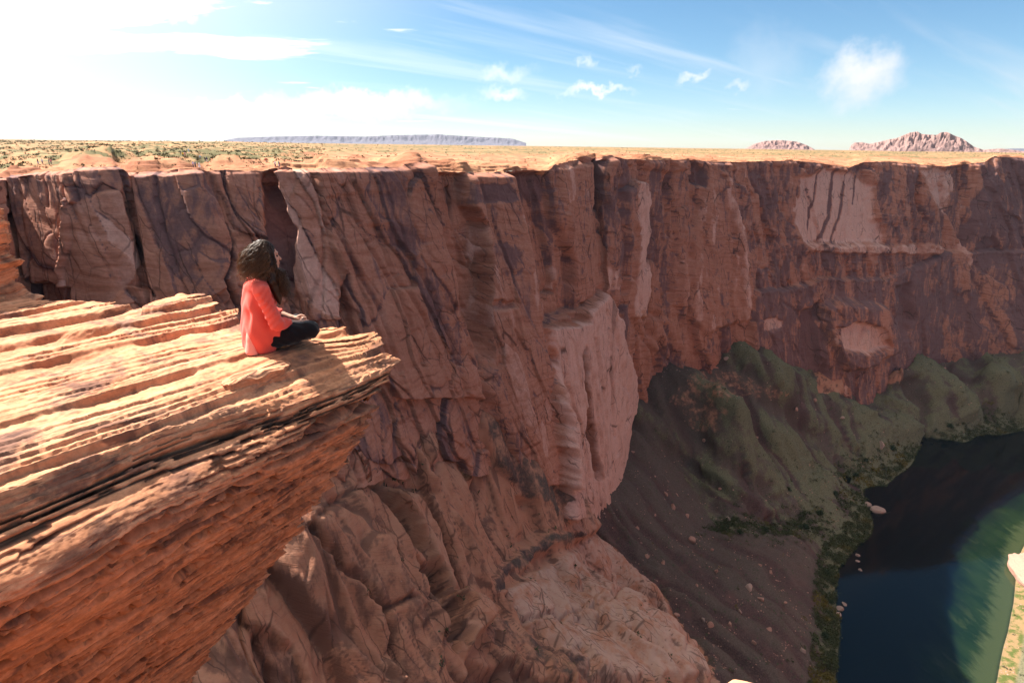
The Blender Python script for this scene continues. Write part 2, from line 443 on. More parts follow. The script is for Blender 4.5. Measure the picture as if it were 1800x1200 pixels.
def mat_ledge():
    m, b = new_mat('layered_sandstone')
    g = b.n('ShaderNodeTexCoord').outputs['Object']
    bedc, pale = b.attr('bed_level'), b.attr('hollow_shade')
    sc = b.attr('along')
    v = b.n('ShaderNodeCombineXYZ', {0: b.math('MULTIPLY', sc, 1.3), 1: 0.0, 2: b.math('MULTIPLY', bedc, 38.0)}).outputs[0]
    lam = b.noise(v, 1.0, 6, .65, .15)
    v2 = b.n('ShaderNodeCombineXYZ', {0: b.math('MULTIPLY', sc, .7), 1: 0.0, 2: b.math('MULTIPLY', bedc, 9.0)}).outputs[0]
    band = b.noise(v2, 1.0, 5, .6, .2)
    n1 = b.noise(g, 1.6, 6, .62); n2 = b.noise(g, 14, 6, .7); n3 = b.noise(g, 70, 4, .7)
    c = b.ramp(band, ((.25, (.400, .150, .072)), (.48, (.540, .235, .118)), (.62, (.600, .285, .155)), (.8, (.440, .172, .088))))
    c = b.mix(b.math('MULTIPLY', b.smooth(lam, .45, .72), .55), c, (.250, .085, .042, 1))
    c = b.mix(b.math('MULTIPLY', b.smooth(n1, .48, .70), .45), c, (.560, .300, .170, 1))
    stain = b.noise(b.n('ShaderNodeCombineXYZ', {0: b.math('MULTIPLY', sc, 2.2), 1: 3.0, 2: b.math('MULTIPLY', bedc, 7.0)}).outputs[0], 1.0, 7, .68, .5)
    c = b.mix(b.math('MULTIPLY', b.smooth(stain, .50, .64), .72), c, (.085, .046, .042, 1))
    v3 = b.n('ShaderNodeCombineXYZ', {0: b.math('MULTIPLY', sc, 2.0), 1: 7.0, 2: b.math('MULTIPLY', bedc, 30.0)}).outputs[0]
    c = b.mix(b.math('MULTIPLY', b.smooth(b.noise(v3, 1.0, 5, .62, .25), .585, .64), .75), c, (.080, .036, .028, 1))
    c = b.mix(b.math('MULTIPLY', pale, .80), c, (.065, .032, .025, 1))  # shade inside pits and notches painted as near-black rock
    c = b.mix(.7, c, b.mix(b.smooth(n2, .3, .7), (.62, .60, .58, 1), (1.25, 1.25, 1.25, 1)), 'MULTIPLY')
    lich = b.smooth(b.noise(g, 5.0, 5, .7), .66, .72)
    c = b.mix(b.math('MULTIPLY', lich, .5), c, (.24, .22, .18, 1))
    h = b.math('ADD', b.math('MULTIPLY', lam, 1.0), b.math('ADD', b.math('MULTIPLY', n2, .7), b.math('MULTIPLY', n3, .25)))
    finish(b, c, .88, b.bump(h, .28, .012), .2)
    return m

def mat_water():
    m, b = new_mat('river_water')
    g = b.n('ShaderNodeTexCoord').outputs['Object']
    r1 = b.noise(b.stretch(g, (.55, .35, 1)), 1.0, 5, .6)
    r2 = b.noise(b.stretch(g, (.05, .03, 1)), 1.0, 4, .6)
    nrm = b.bump(b.math('ADD', b.math('MULTIPLY', r1, .25), r2), .18, .35)
    tr = b.n('ShaderNodeBsdfTransparent', {0: (.32, .44, .35, 1)})
    body = b.n('ShaderNodeBsdfDiffuse', {0: (.002, .012, .034, 1)})
    under = b.n('ShaderNodeMixShader', {0: .12, 1: tr.outputs[0], 2: body.outputs[0]})
    gl = b.n('ShaderNodeBsdfGlossy', {0: (1, 1, 1, 1), 1: .04, 'Normal': nrm})
    fr = b.n('ShaderNodeFresnel', {0: 1.33, 'Normal': nrm})
    mx = b.n('ShaderNodeMixShader', {0: fr.outputs[0], 1: under.outputs[0], 2: gl.outputs[0]})
    o = b.n('ShaderNodeOutputMaterial'); b.put(o.inputs[0], mx.outputs[0])
    return m

M_CLIFF, M_FLOOR, M_PLATEAU, M_LEDGE, M_WATER = mat_cliff(), mat_floor(), mat_plateau(), mat_ledge(), mat_water()

# ------------------------------------------------------------------ canyon wall: rim and foot measured on the photograph, placed at their distances
RIM_PY = [(-420,322),(-150,318),(0,312),(60,305),(95,300),(135,300),(150,293),(200,292),(207,303),(250,303),(345,297),(360,300),(400,300),(460,300),(500,293),(520,297),(700,293),(735,283),(742,296),(760,301),(820,303),(890,303),(905,299),(965,300),(970,291),(1000,283),(1030,275),(1050,278),(1070,272),(1100,280),(1140,281),(1215,281),(1245,284),(1300,285),(1350,283),(1400,283),(1450,288),(1490,296),(1520,285),(1560,284),(1600,288),(1660,293),(1700,288),(1730,285),(1748,275),(1800,278),(1900,282),(2150,290)]
RIM_D = [(-420,66),(-150,102),(-60,121),(-20,147),(0,150),(200,152),(210,157),(345,160),(375,166),(440,172),(470,180),(490,171),(600,185),(735,208),(750,230),(815,241),(825,249),(890,262),(905,288),(965,310),(978,320),(1030,355),(1046,372),(1058,366),(1075,374),(1135,430),(1220,495),(1310,540),(1400,578),(1500,615),(1600,650),(1700,680),(1742,690),(1775,694),(1900,712),(2150,740)]  # unseen rim left of the frame, drawn nearer to shade the ramp
# rim px -> foot px, py, distance
FOOT = [(-420,-300,620,56),(-150,-70,620,92),(0,60,640,126),(150,190,680,130),(300,400,760,134),(480,610,745,150),(620,760,745,184),(740,868,740,228),(890,985,848,270),(905,992,858,296),(965,1018,868,322),(1060,1062,896,362),(1130,1100,715,440),(1220,1200,650,492),(1310,1320,650,536),(1400,1405,655,566),(1500,1490,690,575),(1600,1575,650,622),(1700,1680,630,662),(1760,1800,660,655),(1900,1950,690,690),(2150,2200,700,730)]
NC, NR = 1300, 370
cpx = np.concatenate([np.linspace(-420, -10, 90, endpoint=False), np.linspace(-10, 1815, NC - 310), np.linspace(1815, 2150, 71)[1:]])
NC = len(cpx)
f = np.array(FOOT, float)
rim = at_d(cpx, np.interp(cpx, *np.array(RIM_PY, float).T), np.interp(cpx, *np.array(RIM_D, float).T))
foot = at_d(pchip(cpx, f[:, 0], f[:, 1]), pchip(cpx, f[:, 0], f[:, 2]), pchip(cpx, f[:, 0], f[:, 3]))
tt = np.linspace(0, 1.26, NR)[:, None, None]
WALL = rim[None] * (1 - tt) + foot[None] * tt
# profile: near-vertical upper wall, battered foot
hgt = (rim[:, 2] - foot[:, 2])[None]
tv = tt[..., 0]
arc = np.concatenate([[0], np.cumsum(np.linalg.norm(np.diff(blur(rim, 12, 0)[:, :2], axis=0), axis=1))])[None] * np.ones((NR, 1))
Zw = WALL[..., 2]
sm = blur(rim, 25, 0)
tan = np.gradient(sm[:, :2], axis=0); tan /= np.linalg.norm(tan, axis=1, keepdims=True)
nout = np.stack([tan[:, 1], -tan[:, 0], np.zeros(NC)], 1)              # towards the canyon
NRM = np.broadcast_to(nout[None], WALL.shape)
WPX, WPY = project(WALL)
dist = WALL[..., 1]
disp = np.zeros((NR, NC)); varn_shade = np.zeros((NR, NC)); pale = np.zeros((NR, NC)); flat = np.zeros((NR, NC))  # the varnish mask also carries shade painted into traced recesses
jx, jy = fbm(WPX / 26, WPY / 40, 3.0, 3) * 4.5, fbm(WPX / 26, WPY / 40, 9.0, 3) * 4.5   # roughen traced outlines
FX, FY = WPX + jx, WPY + jy
def W_poly(poly, d=0.0, v=0.0, p=0.0, soft=5.0, fl=0.0):
    def fn(m):
        s = sstep(poly_sd(FX[m], FY[m], poly), -soft, soft)
        flat[m] = np.maximum(flat[m], fl * s)
        disp[m] += d * s; varn_shade[m] += v * s; pale[m] += p * s
    feat(WPX, WPY, poly, 30, fn)
def W_crack(pts, d=-1.5, width=3.0, v=0.15, step=0.0, reach=40.0):
    def fn(m):
        q, sd_ = line_d(WPX[m] + jx[m] * .5, WPY[m] + jy[m] * .5, pts)
        g = np.exp(-(q / width) ** 2)
        disp[m] += d * g; varn_shade[m] += v * g
        if step: disp[m] += step * np.where(sd_ > 0, 1, -0.0) * sstep(q, 0, 2.0) * np.exp(-q / reach)
    feat(WPX, WPY, pts, 120 if step else 15, fn)

# left buttresses
W_poly([(-30,318),(130,300),(140,360),(147,425),(128,500),(30,500),(-30,500)], 1.8, .05, -.05, 3, .75)
W_poly([(30,486),(140,500),(132,560),(30,560)], -4.0, .35, 0, 6)
W_poly([(137,360),(200,330),(222,400),(232,460),(196,545),(128,545)], 3.0, -.30, .40, 3, .9)
W_poly([(150,420),(205,425),(190,545),(146,545)], 0, .32, -.3, 8)
W_crack([(97,303),(103,330),(106,358)], -1.8, 2.2, .4)
W_crack([(213,305),(233,360),(248,412)], -2.2, 3.5, .3, 0)
W_poly([(230,413),(256,428),(250,470),(236,462)], -4.5, .5, 0, 4)
W_poly([(213,310),(350,300),(377,360),(393,412),(396,500),(330,560),(262,470),(248,410)], 3.2, .06, -.05, 3, .8)
W_poly([(345,300),(366,300),(385,350),(378,365),(352,330)], -1.5, .22, 0, 3)
W_crack([(392,395),(397,450),(390,488),(404,515),(418,548)], -3.0, 2.3, .9)
W_crack([(380,367),(393,412)], -1.5, 3, .3)
W_poly([(396,415),(420,420),(430,470),(440,560),(418,548),(398,480)], 1.6, -.15, .15, 3)
W_poly([(463,322),(488,328),(520,400),(524,480),(514,575),(490,560),(478,470),(468,400)], -4.5, .55, -.2, 9)  # shadow cleft: its darkness is put into the rock colour too
W_poly([(488,300),(535,298),(575,420),(602,480),(600,560),(535,560),(522,470),(515,390)], 3.0, -.35, .30, 3, .8)
W_crack([(563,400),(565,470),(572,560)], -1.2, 2.5, .25)
W_crack([(602,480),(600,560),(606,600)], -3.0, 5, .6)
# the big leaning face
W_poly([(540,296),(733,288),(752,350),(765,412),(800,520),(822,600),(846,700),(700,700),(640,620),(600,500)], 3.5, .02, -.05, 3, .6)
W_poly([(540,300),(735,296),(740,330),(560,345)], 0.8, -.1, .05, 6)
W_poly([(628,392),(700,400),(740,420),(720,440),(640,425)], -.8, .2, 0, 6)
for pts in ([(600,330),(640,420),(700,520),(740,640)], [(660,400),(690,480),(742,560),(770,640)], [(700,430),(745,500),(790,600),(812,680)], [(560,360),(600,430),(660,540),(700,650)], [(620,470),(650,560),(690,640)]):
    W_crack(pts, -1.3, 3.5, .15, -1.2, 26)
W_poly([(738,298),(815,305),(822,362),(842,395),(846,460),(842,550),(840,650),(820,585),(797,517),(765,412)], -6.0, .16, .0, 3, .4)
W_crack([(800,330),(806,400),(824,470)], -1.5, 3, .3)
W_poly([(835,395),(848,420),(840,470),(828,450)], 1.5, -.3, .3, 3)
W_poly([(818,305),(890,305),(907,360),(933,463),(943,550),(955,660),(985,850),(905,850),(850,690),(843,550),(847,457),(840,390),(820,360)], 5.0, .0, .05, 3, .75)
W_poly([(819,322),(872,321),(894,348),(820,358)], -.6, .75, 0, 3)
W_poly([(847,417),(902,437),(897,470),(848,497)], 0, .40, 0, 6)
W_poly([(850,523),(886,526),(884,536),(852,536)], -3.0, .6, 0, 3)
W_poly([(905,352),(935,463),(946,560),(925,560),(905,480),(890,400)], .8, -.2, .2, 5)
W_poly([(893,305),(966,302),(974,390),(1002,457),(1010,543),(947,568),(935,463),(909,360)], -6.5, .22, -.05, 3, .4)
W_poly([(893,305),(962,304),(968,350),(915,360)], 0, .30, 0, 6)
W_poly([(944,480),(985,470),(1006,540),(948,560)], .6, -.4, .22, 5)
W_crack([(985,500),(992,530),(998,555)], -2.2, 3, .3)
W_crack([(973,293),(978,390),(1004,457),(1011,543)], -2.0, 3.5, .25)
W_poly([(976,300),(1040,285),(1038,380),(1046,500),(1012,540),(1003,457)], 3.0, -.05, .15, 3, .7)
W_poly([(1043,283),(1062,281),(1058,330),(1050,367),(1044,340)], -9.0, 1.1, 0, 3)
W_poly([(1062,281),(1110,282),(1100,430),(1086,500),(1046,510),(1044,400),(1056,360)], 1.5, .15, 0, 4)
W_poly([(1060,470),(1092,470),(1090,512),(1058,512)], 0, -.35, .5, 6)
W_poly([(1113,315),(1138,322),(1130,470),(1128,555),(1100,555),(1110,420)], 6.0, -.5, .6, 3, .8)
W_poly([(1138,300),(1205,300),(1200,430),(1170,560),(1132,560),(1134,420)], -3.0, .20, 0, 4)
W_crack([(1180,470),(1176,540),(1190,600)], -2.0, 2.5, .2)
# lower pale buttress
W_poly([(946,572),(1010,562),(1014,543),(1044,512),(1078,560),(1100,690),(1088,780),(1065,905),(985,905),(962,740)], 11.0, -.60, .62, 3, .85)
W_poly([(996,612),(1006,606),(1016,700),(1034,836),(1024,836),(1006,740)], -11.0, 1.0, -.8, 3)
for pts in ([(972,676),(1000,760),(1014,850)], [(1040,540),(1052,640),(1062,760)], [(1062,560),(1076,660),(1080,740)], [(1020,590),(1036,700),(1044,830)]):
    W_crack(pts, -2.0, 2.2, .3, -1.0, 20)
# fan of ribs right of it
for pts in ([(1100,560),(1130,600),(1160,650)], [(1118,548),(1150,600),(1180,640)], [(1150,552),(1176,600),(1186,632)], [(1186,540),(1200,600)]):
    W_crack(pts, -3.0, 5.0, .3)
W_poly([(1212,280),(1236,300),(1236,330),(1216,320)], -6.0, .9, 0, 4)
W_poly([(1236,330),(1275,310),(1300,400),(1310,560),(1240,585),(1212,560),(1216,420)], 4.0, -.25, .22, 5, .7)
W_poly([(1262,300),(1276,300),(1314,440),(1312,560),(1300,560),(1295,440)], 3.0, -.3, .3, 4)
W_poly([(1280,300),(1400,292),(1398,420),(1320,440),(1300,380)], -2.0, .26, 0, 8)
# the great streaked panel and its shelf
W_poly([(1405,310),(1453,297),(1500,303),(1537,327),(1533,383),(1551,392),(1551,428),(1415,428),(1396,393)], -3.0, -.60, .72, 7, .85)
for pts, wd in (([(1440,292),(1430,370),(1422,425)], 1.4), ([(1467,298),(1458,383),(1442,427)], 2.6), ([(1490,300),(1480,367),(1462,426)], 2.6), ([(1510,310),(1504,360)], 1.3)):
    def fn(m, pts=pts, wd=wd):
        q, _s = line_d(WPX[m] + jx[m] * .25, WPY[m], pts)
        g = np.exp(-(q / wd) ** 2); varn_shade[m] += 1.5 * g; pale[m] -= .9 * g; disp[m] -= .8 * g
    feat(WPX, WPY, pts, 15, fn)
W_poly([(1613,298),(1674,298),(1684,318),(1668,377),(1633,350)], -1.5, -.4, .55, 5)
W_poly([(1540,300),(1612,298),(1632,350),(1650,430),(1555,428),(1552,392),(1536,380)], 1.5, .30, -.1, 7)
W_poly([(1315,428),(1412,430),(1416,508),(1316,508)], .5, .30, 0, 10)
W_poly([(1412,430),(1650,430),(1640,446),(1412,442)], 5.0, -.2, .45, 3)
W_poly([(1412,442),(1640,446),(1545,490),(1430,490)], 3.0, .25, 0, 5)
W_poly([(1315,508),(1380,505),(1430,489),(1545,489),(1660,440),(1800,440),(1860,440),(1860,760),(1315,760)], 8.0, .42, -.1, 3, .6)
W_crack([(1650,440),(1600,470),(1580,520),(1590,560)], -2.2, 4, .4)
W_crack([(1630,470),(1625,560)], -1.5, 3, .1, 0)
W_poly([(1760,272),(1860,272),(1860,440),(1690,440),(1700,380),(1730,300)], 4.0, .52, -.1, 9)
W_crack([(1740,290),(1712,350),(1705,380),(1690,430)], -3, 5, .4)
W_crack([(1785,470),(1780,560)], -1.8, 3, .2)
# recess, alcove knob
W_poly([(1398,545),(1432,530),(1428,600),(1440,660),(1400,660)], -9.0, .75, -.3, 8)
W_poly([(1432,540),(1455,522),(1535,535),(1562,582),(1556,612),(1500,640),(1462,640),(1440,590)], 12.0, -.1, .1, 7)
W_poly([(1447,572),(1483,558),(1522,568),(1540,602),(1500,614),(1455,606)], -8.0, -.6, .7, 4)
W_poly([(1440,575),(1456,610),(1480,660),(1478,700),(1440,690),(1430,620)], 7.0, -.1, .1, 6)
W_poly([(1332,562),(1350,554),(1368,560),(1362,574),(1334,580)], -2.0, -.5, .85, 3)
W_poly([(1565,500),(1590,495),(1596,560),(1580,590),(1566,560)], -6.0, .5, 0, 5)
W_crack([(1365,528),(1390,545),(1400,560)], -2, 3, .3)

mscale = dist / 1000.0                                                 # metres per photo pixel, for keeping relief visible at every distance
traced = disp.copy(); disp = np.zeros_like(disp)
# slabs: tall joint-bounded panels at two sizes, then ribs and beds
shear = arc + Zw * 0.12 + fbm(arc / 30, Zw / 30, 1, 3) * 3
for cw, ch, amp, seed, cr in ((22, 85, 5.2, 1, 1.2), (9.5, 40, 2.6, 2, .8), (4.0, 13.0, .95, 3, .45)):
    e, idv, ox, oy = worley(shear / cw, (Zw + fbm(arc / 9, Zw / 9, seed, 2) * 3) / ch, seed * 7)
    fade = np.clip(.9 / (mscale * 1.76) * cw / 8, .25, 1)
    disp += amp * (idv - .5) * 1.6 + amp * .55 * ox * np.where(idv > .5, 1, -1) - cr * np.exp(-(e / .05) ** 2) * fade
    tone_ = _h2((idv * 9999).astype(np.int64), np.int64(3), seed)
    varn_shade += (tone_ - .55) * (.50, .42, .22)[seed - 1] + .55 * np.exp(-(e / .035) ** 2) * fade * sstep(fbm(arc / 12, Zw / 30, seed, 2), -.25, .2)
    pale += np.clip(tone_ - .72, 0, 1) * -1.6 * 0 + np.clip(.25 - tone_, 0, 1) * 1.1
disp += 2.2 * fbm(arc / 34, Zw / 90, 4.0, 2) + .12 * ridged(arc / 11.0, Zw / 60, 2.0, 2)
bedz = Zw + fbm(arc / 60, Zw / 40, 7, 3) * 9 + arc * 0.03
lay = fbm(bedz / 3.2, arc / 90, 5.0, 4, gain=.65)
disp += .16 * lay + .55 * sstep(fbm(bedz / 14, arc / 120, 2.5, 2), -.06, .06)
disp += .10 * fbm(arc / 3.0, Zw / 3.5, 1.0, 4, gain=.55)
disp = traced + disp * (1 - .80 * np.clip(flat, 0, 1))
disp *= np.clip(.35 + .65 * sstep(tv, 0.0, .015), 0, 1)
W = WALL + NRM * disp[..., None]
W[..., 2] += .5 * fbm(arc / 6, Zw / 6, 8.0, 3) * sstep(tv, 0, .02)
# crumbled crest
W[0, :, 2] += .6 * fbm(arc[0] / 5, 0, 1, 4)
varn_shade += .10 * (1 - sstep(tv, .0, .55)) + .01 + .07 * sstep(WPX, 1150, 1500)
wall_me = np_mesh('canyon_wall', W.reshape(-1, 3), grid_faces(NR, NC, True), M_CLIFF, {'varnish': varn_shade, 'pale': pale, 'run': arc})
wall_o = structure('canyon_wall', wall_me, 'tall red sandstone canyon wall in shade with dark varnish streaks')

# ------------------------------------------------------------------ plateau behind the rim
NPc = 230
rr = np.concatenate([[0.0], np.geomspace(0.4, 9000, NPc - 1)])
top = W[0, ::2]; NCp = top.shape[0]; cpp = cpx[::2]
rad = top[:, :2] / np.linalg.norm(top[:, :2], axis=1, keepdims=True)
PL = np.zeros((NPc, NCp, 3))
az_t = np.arctan2(top[:, 0], top[:, 1]); az_m = np.arctan2(rim[::2, 0], rim[::2, 1])
az_g = az_t[None] + (az_m - az_t)[None] * sstep(rr, 0, 6)[:, None]
R_g = np.linalg.norm(top[:, :2], axis=1)[None] + rr[:, None]
PL[..., 0] = R_g * np.sin(az_g)
PL[..., 1] = R_g * np.cos(az_g)
r2 = rr[:, None] * np.ones((1, NCp))
zr = np.broadcast_to(blur(top[:, 2], 3, 0)[None], r2.shape)
PX, PY = PL[..., 0], PL[..., 1]
leftness = 1 - sstep(np.broadcast_to(cpp[None], r2.shape), 330, 760)
zf = zr + (-4.0 - zr) * sstep(r2, 0, 900)
domes = fbm(PX / 16, PY / 16, 1.5, 4) * 1.5 + np.abs(fbm(PX / 45, PY / 45, 3.5, 3)) * 3.2 - .9
st = domes * 1.6; st = np.floor(st) + sstep(st - np.floor(st), .55, .95); st /= 1.6
near = np.exp(-r2 / 180.0)
z = zf + sstep(r2, 0, 5) * (st * 1.9 * (near + .10) + fbm(PX / 4, PY / 4, 2, 3) * .22 * near)
z += leftness * sstep(r2, 25, 160) * (fbm(PX / 90, PY / 90, 5, 3) * 3.2 + 2.4) * np.exp(-r2 / 1500)
z += sstep(r2, 150, 700) * fbm(PX / 320, PY / 320, 5, 3) * 4.2 * np.exp(-r2 / 3500)
z = z * (1 - sstep(r2, 6000, 9000)) + (-7) * sstep(r2, 6000, 9000)
zpad = np.pad(z, ((0, 0), (3, 3)), mode='edge')
z = np.median(np.stack([zpad[:, i:i + NCp] for i in range(7)]), axis=0)
w0 = np.clip(1 - r2 / 1.2, 0, 1)
PL[..., 2] = z * (1 - w0) + top[None, :, 2] * w0
sandm = np.clip(leftness * sstep(r2, 22, 70) + sstep(r2, 110, 480) * .72, 0, 1)
structure('plateau', np_mesh('plateau', PL.reshape(-1, 3), grid_faces(NPc, NCp), M_PLATEAU, {'sand': sandm}), 'sunlit slickrock and sand plateau beyond the rim')
def plateau_z(x, y):
    """height of the plateau at a plan point"""
    az = np.arctan2(x, y); caz = np.arctan2(top[:, 0], top[:, 1])
    j = np.clip(np.searchsorted(caz, az), 1, NCp - 2) if np.all(np.diff(caz) > 0) else np.argmin(np.abs(caz[None] - np.atleast_1d(az)[:, None]), 1)
    rj = np.hypot(x, y) - np.hypot(top[j, 0], top[j, 1])
    i = np.clip(np.searchsorted(rr, rj), 1, NPc - 1)
    t = np.clip((rj - rr[i - 1]) / (rr[i] - rr[i - 1]), 0, 1)
    return PL[i - 1, j, 2] * (1 - t) + PL[i, j, 2] * t, rj

# ------------------------------------------------------------------ canyon floor: ramp, talus, banks, river bed
CTRL = [  # photo px, py and height
 (640,700,-84),(560,860,-85),(480,1100,-99),(400,1190,-101),(700,900,-112),(830,830,-132),(850,725,-110),(985,850,-176),(830,1000,-140),(1000,930,-203),
 (830,1190,-145),(1000,1000,-188),(1100,1050,-190),(1170,1110,-194),(1225,1170,-198),(650,1190,-121),(1000,1190,-167),(740,760,-97),(900,930,-160),(720,1040,-124),(900,1100,-162),(1110,1150,-183),(620,1000,-104),
 (1045,950,-246),(1130,1020,-262),(1210,1100,-268),(1290,1195,-272),(1050,900,-236),
 (1100,740,-215),(1100,700,-200),(1090,860,-240),(1200,645,-182),(1150,700,-205),(1150,800,-240),(1200,900,-268),(1260,930,-284),(1300,880,-272),(1240,800,-250),(1230,745,-226),(1270,690,-196),(1280,745,-240),
 (1330,630,-190),(1340,700,-222),(1390,690,-222),(1450,680,-236),(1530,720,-262),(1600,757,-290),(1400,790,-275),(1450,850,-293),(1330,790,-262),(1500,800,-290),
 (1500,655,-235),(1545,690,-258),(1605,738,-286),(1560,650,-240),(1590,640,-226),(1650,690,-258),(1700,735,-288),(1650,605,-222),(1720,660,-252),(1785,725,-289),(1750,650,-240),(1800,690,-264),(1490,700,-246),(1440,660,-226),
 (1200,945,-276),(1290,945,-282),(1400,948,-288),(1425,975,-292),(1350,925,-291),(1430,915,-294),
 (1100,960,-258),(1200,1000,-270),(1300,1050,-280),(1400,1100,-292),(1300,1150,-278),(1380,1190,-288),(1440,1050,-297),(1445,1150,-297.5),
]
SHORE = [(1950,735),(1800,757),(1690,777),(1610,803),(1562,850),(1524,884),(1534,915),(1530,940),(1490,980),(1474,1000),(1470,1060),(1478,1100),(1470,1200),(1468,1290)]
FARBANK = [(1740,1290),(1752,1200),(1772,1110),(1782,1060),(1786,1020),(1806,950),(1880,880),(2000,840)]
sp = np.array(SHORE, float); shore = at_z(sp[:, 0], sp[:, 1], np.full(len(sp), -300.0))
fb = np.array(FARBANK, float); farb = at_z(fb[:, 0], fb[:, 1], np.full(len(fb), -300.0))
c = np.array(CTRL, float); cp = at_z(c[:, 0], c[:, 1], c[:, 2])
extra = [(120,160,-262),(150,120,-275),(60,60,-185),(0,70,-150),(-60,60,-115),(-90,150,-95),(-90,100,-105),(-30,60,-125),(690,640,-262),(760,640,-268),(60,380,-235),(100,470,-190),(180,560,-175),(260,590,-180),(360,640,-215),(470,700,-215),(640,740,-230),(20,330,-190),(-20,260,-130),(-45,210,-115)]
def offset_line(L, d):
    t = np.gradient(L[:, :2], axis=0); t /= np.linalg.norm(t, axis=1, keepdims=True)
    n = np.stack([t[:, 1], -t[:, 0]], 1); q = L[:, :2] + n * d
    return q
inn = offset_line(shore, -14); bank = offset_line(shore, 7)
mid_river = .5 * (offset_line(shore, -70))
pts = [cp, shore, np.array(extra, float)]
# which side is water: towards +x
if inn[5, 0] < shore[5, 0]: inn, bank = offset_line(shore, 14), offset_line(shore, -7)
pts += [np.c_[inn, np.full(len(inn), -304.0)], np.c_[bank, np.full(len(bank), -298.6)]]
fin = offset_line(farb, 10); fout = offset_line(farb, -25)
if fin[3, 0] > farb[3, 0]: fin, fout = offset_line(farb, -10), offset_line(farb, 25)
pts += [farb, np.c_[fin, np.full(len(fin), -301.8)], np.c_[fout, np.full(len(fout), -295.0)]]
mid = at_z(np.array([1600., 1600, 1650, 1720, 1790]), np.array([1180., 1060, 950, 880, 820]), np.full(5, -300.)); mid[:, 2] = -306
pts += [mid, np.array([(520,330,-280),(480,260,-285),(380,180,-290),(620,430,-275)], float)]
CP = np.concatenate(pts); sx = 100.0
def tps_solve(C, lam=0.02):
    x = C[:, :2] / sx; n = len(x)
    d2 = ((x[:, None] - x[None]) ** 2).sum(-1); K = .5 * d2 * np.log(d2 + 1e-12) + lam * np.eye(n) * .02
    A = np.zeros((n + 3, n + 3)); A[:n, :n] = K; A[:n, n] = 1; A[:n, n + 1:] = x; A[n, :n] = 1; A[n + 1:, :n] = x.T
    return np.linalg.solve(A, np.concatenate([C[:, 2], np.zeros(3)])), x
TW, TX = tps_solve(CP)
def tps(x, y):
    q = np.stack([np.ravel(x), np.ravel(y)], 1) / sx; out = np.empty(len(q))
    for i in range(0, len(q), 40000):
        p = q[i:i + 40000]; d2 = ((p[:, None] - TX[None]) ** 2).sum(-1)
        out[i:i + 40000] = (.5 * d2 * np.log(d2 + 1e-12)) @ TW[:-3] + TW[-3] + p @ TW[-2:]
    return out.reshape(np.shape(x))
NA, NRf = 880, 620
ua = np.r_[np.linspace(-1.7, -.72, 80, endpoint=False), np.linspace(-.72, 1.22, NA - 80)]                                       # x / y of each ray of the fan
rg = np.r_[np.geomspace(58, 345, 380, endpoint=False), np.geomspace(345, 1080, 240)]
th = np.arctan(ua)
FXg = np.sin(th)[None] * rg[:, None]; FYg = np.cos(th)[None] * rg[:, None]
# evaluate the smooth surface on a coarse fan, then refine
ci, cj = np.arange(0, NRf, 4), np.arange(0, NA, 4)
ci = np.unique(np.r_[ci, NRf - 1]); cj = np.unique(np.r_[cj, NA - 1])
Zc = tps(FXg[np.ix_(ci, cj)], FYg[np.ix_(ci, cj)])
Zt = np.array([np.interp(np.arange(NA), cj, row) for row in Zc])
Zg = np.array([np.interp(np.arange(NRf), ci, colm) for colm in Zt.T]).T
az_f = np.arctan2(foot[:, 0], foot[:, 1]); r_f = np.hypot(foot[:, 0], foot[:, 1]); o_f = np.argsort(az_f)
rf_ = np.interp(th, az_f[o_f], blur(r_f[o_f][None], 12, 1)[0])
over = np.clip(np.hypot(FXg, FYg) - rf_[None] - 5, 0, None)
Zg = Zg - np.where((th < -.06)[None], over * 2.5, 0)
Zg = np.clip(Zg, -309, -40)
GP = np.stack([FXg, FYg, Zg], -1)
GPX, GPY = project(GP)
def near_line(x, y, L):
    d2 = np.full(x.shape, 1e12); s = np.zeros(x.shape); acc = 0.0
    for a, b2 in zip(L[:-1], L[1:]):
        e = b2[:2] - a[:2]; l = np.linalg.norm(e)
        t = np.clip(((x - a[0]) * e[0] + (y - a[1]) * e[1]) / (l * l + 1e-9), 0, 1)
        q = (x - a[0] - t * e[0]) ** 2 + (y - a[1] - t * e[1]) ** 2
        m = q < d2; s = np.where(m, acc + t * l, s); d2 = np.where(m, q, d2); acc += l
    return np.sqrt(d2), s
fl = blur(foot, 30, 0)[::25]
dW, sW = near_line(FXg, FYg, fl)
dS, sS = near_line(FXg, FYg, shore)
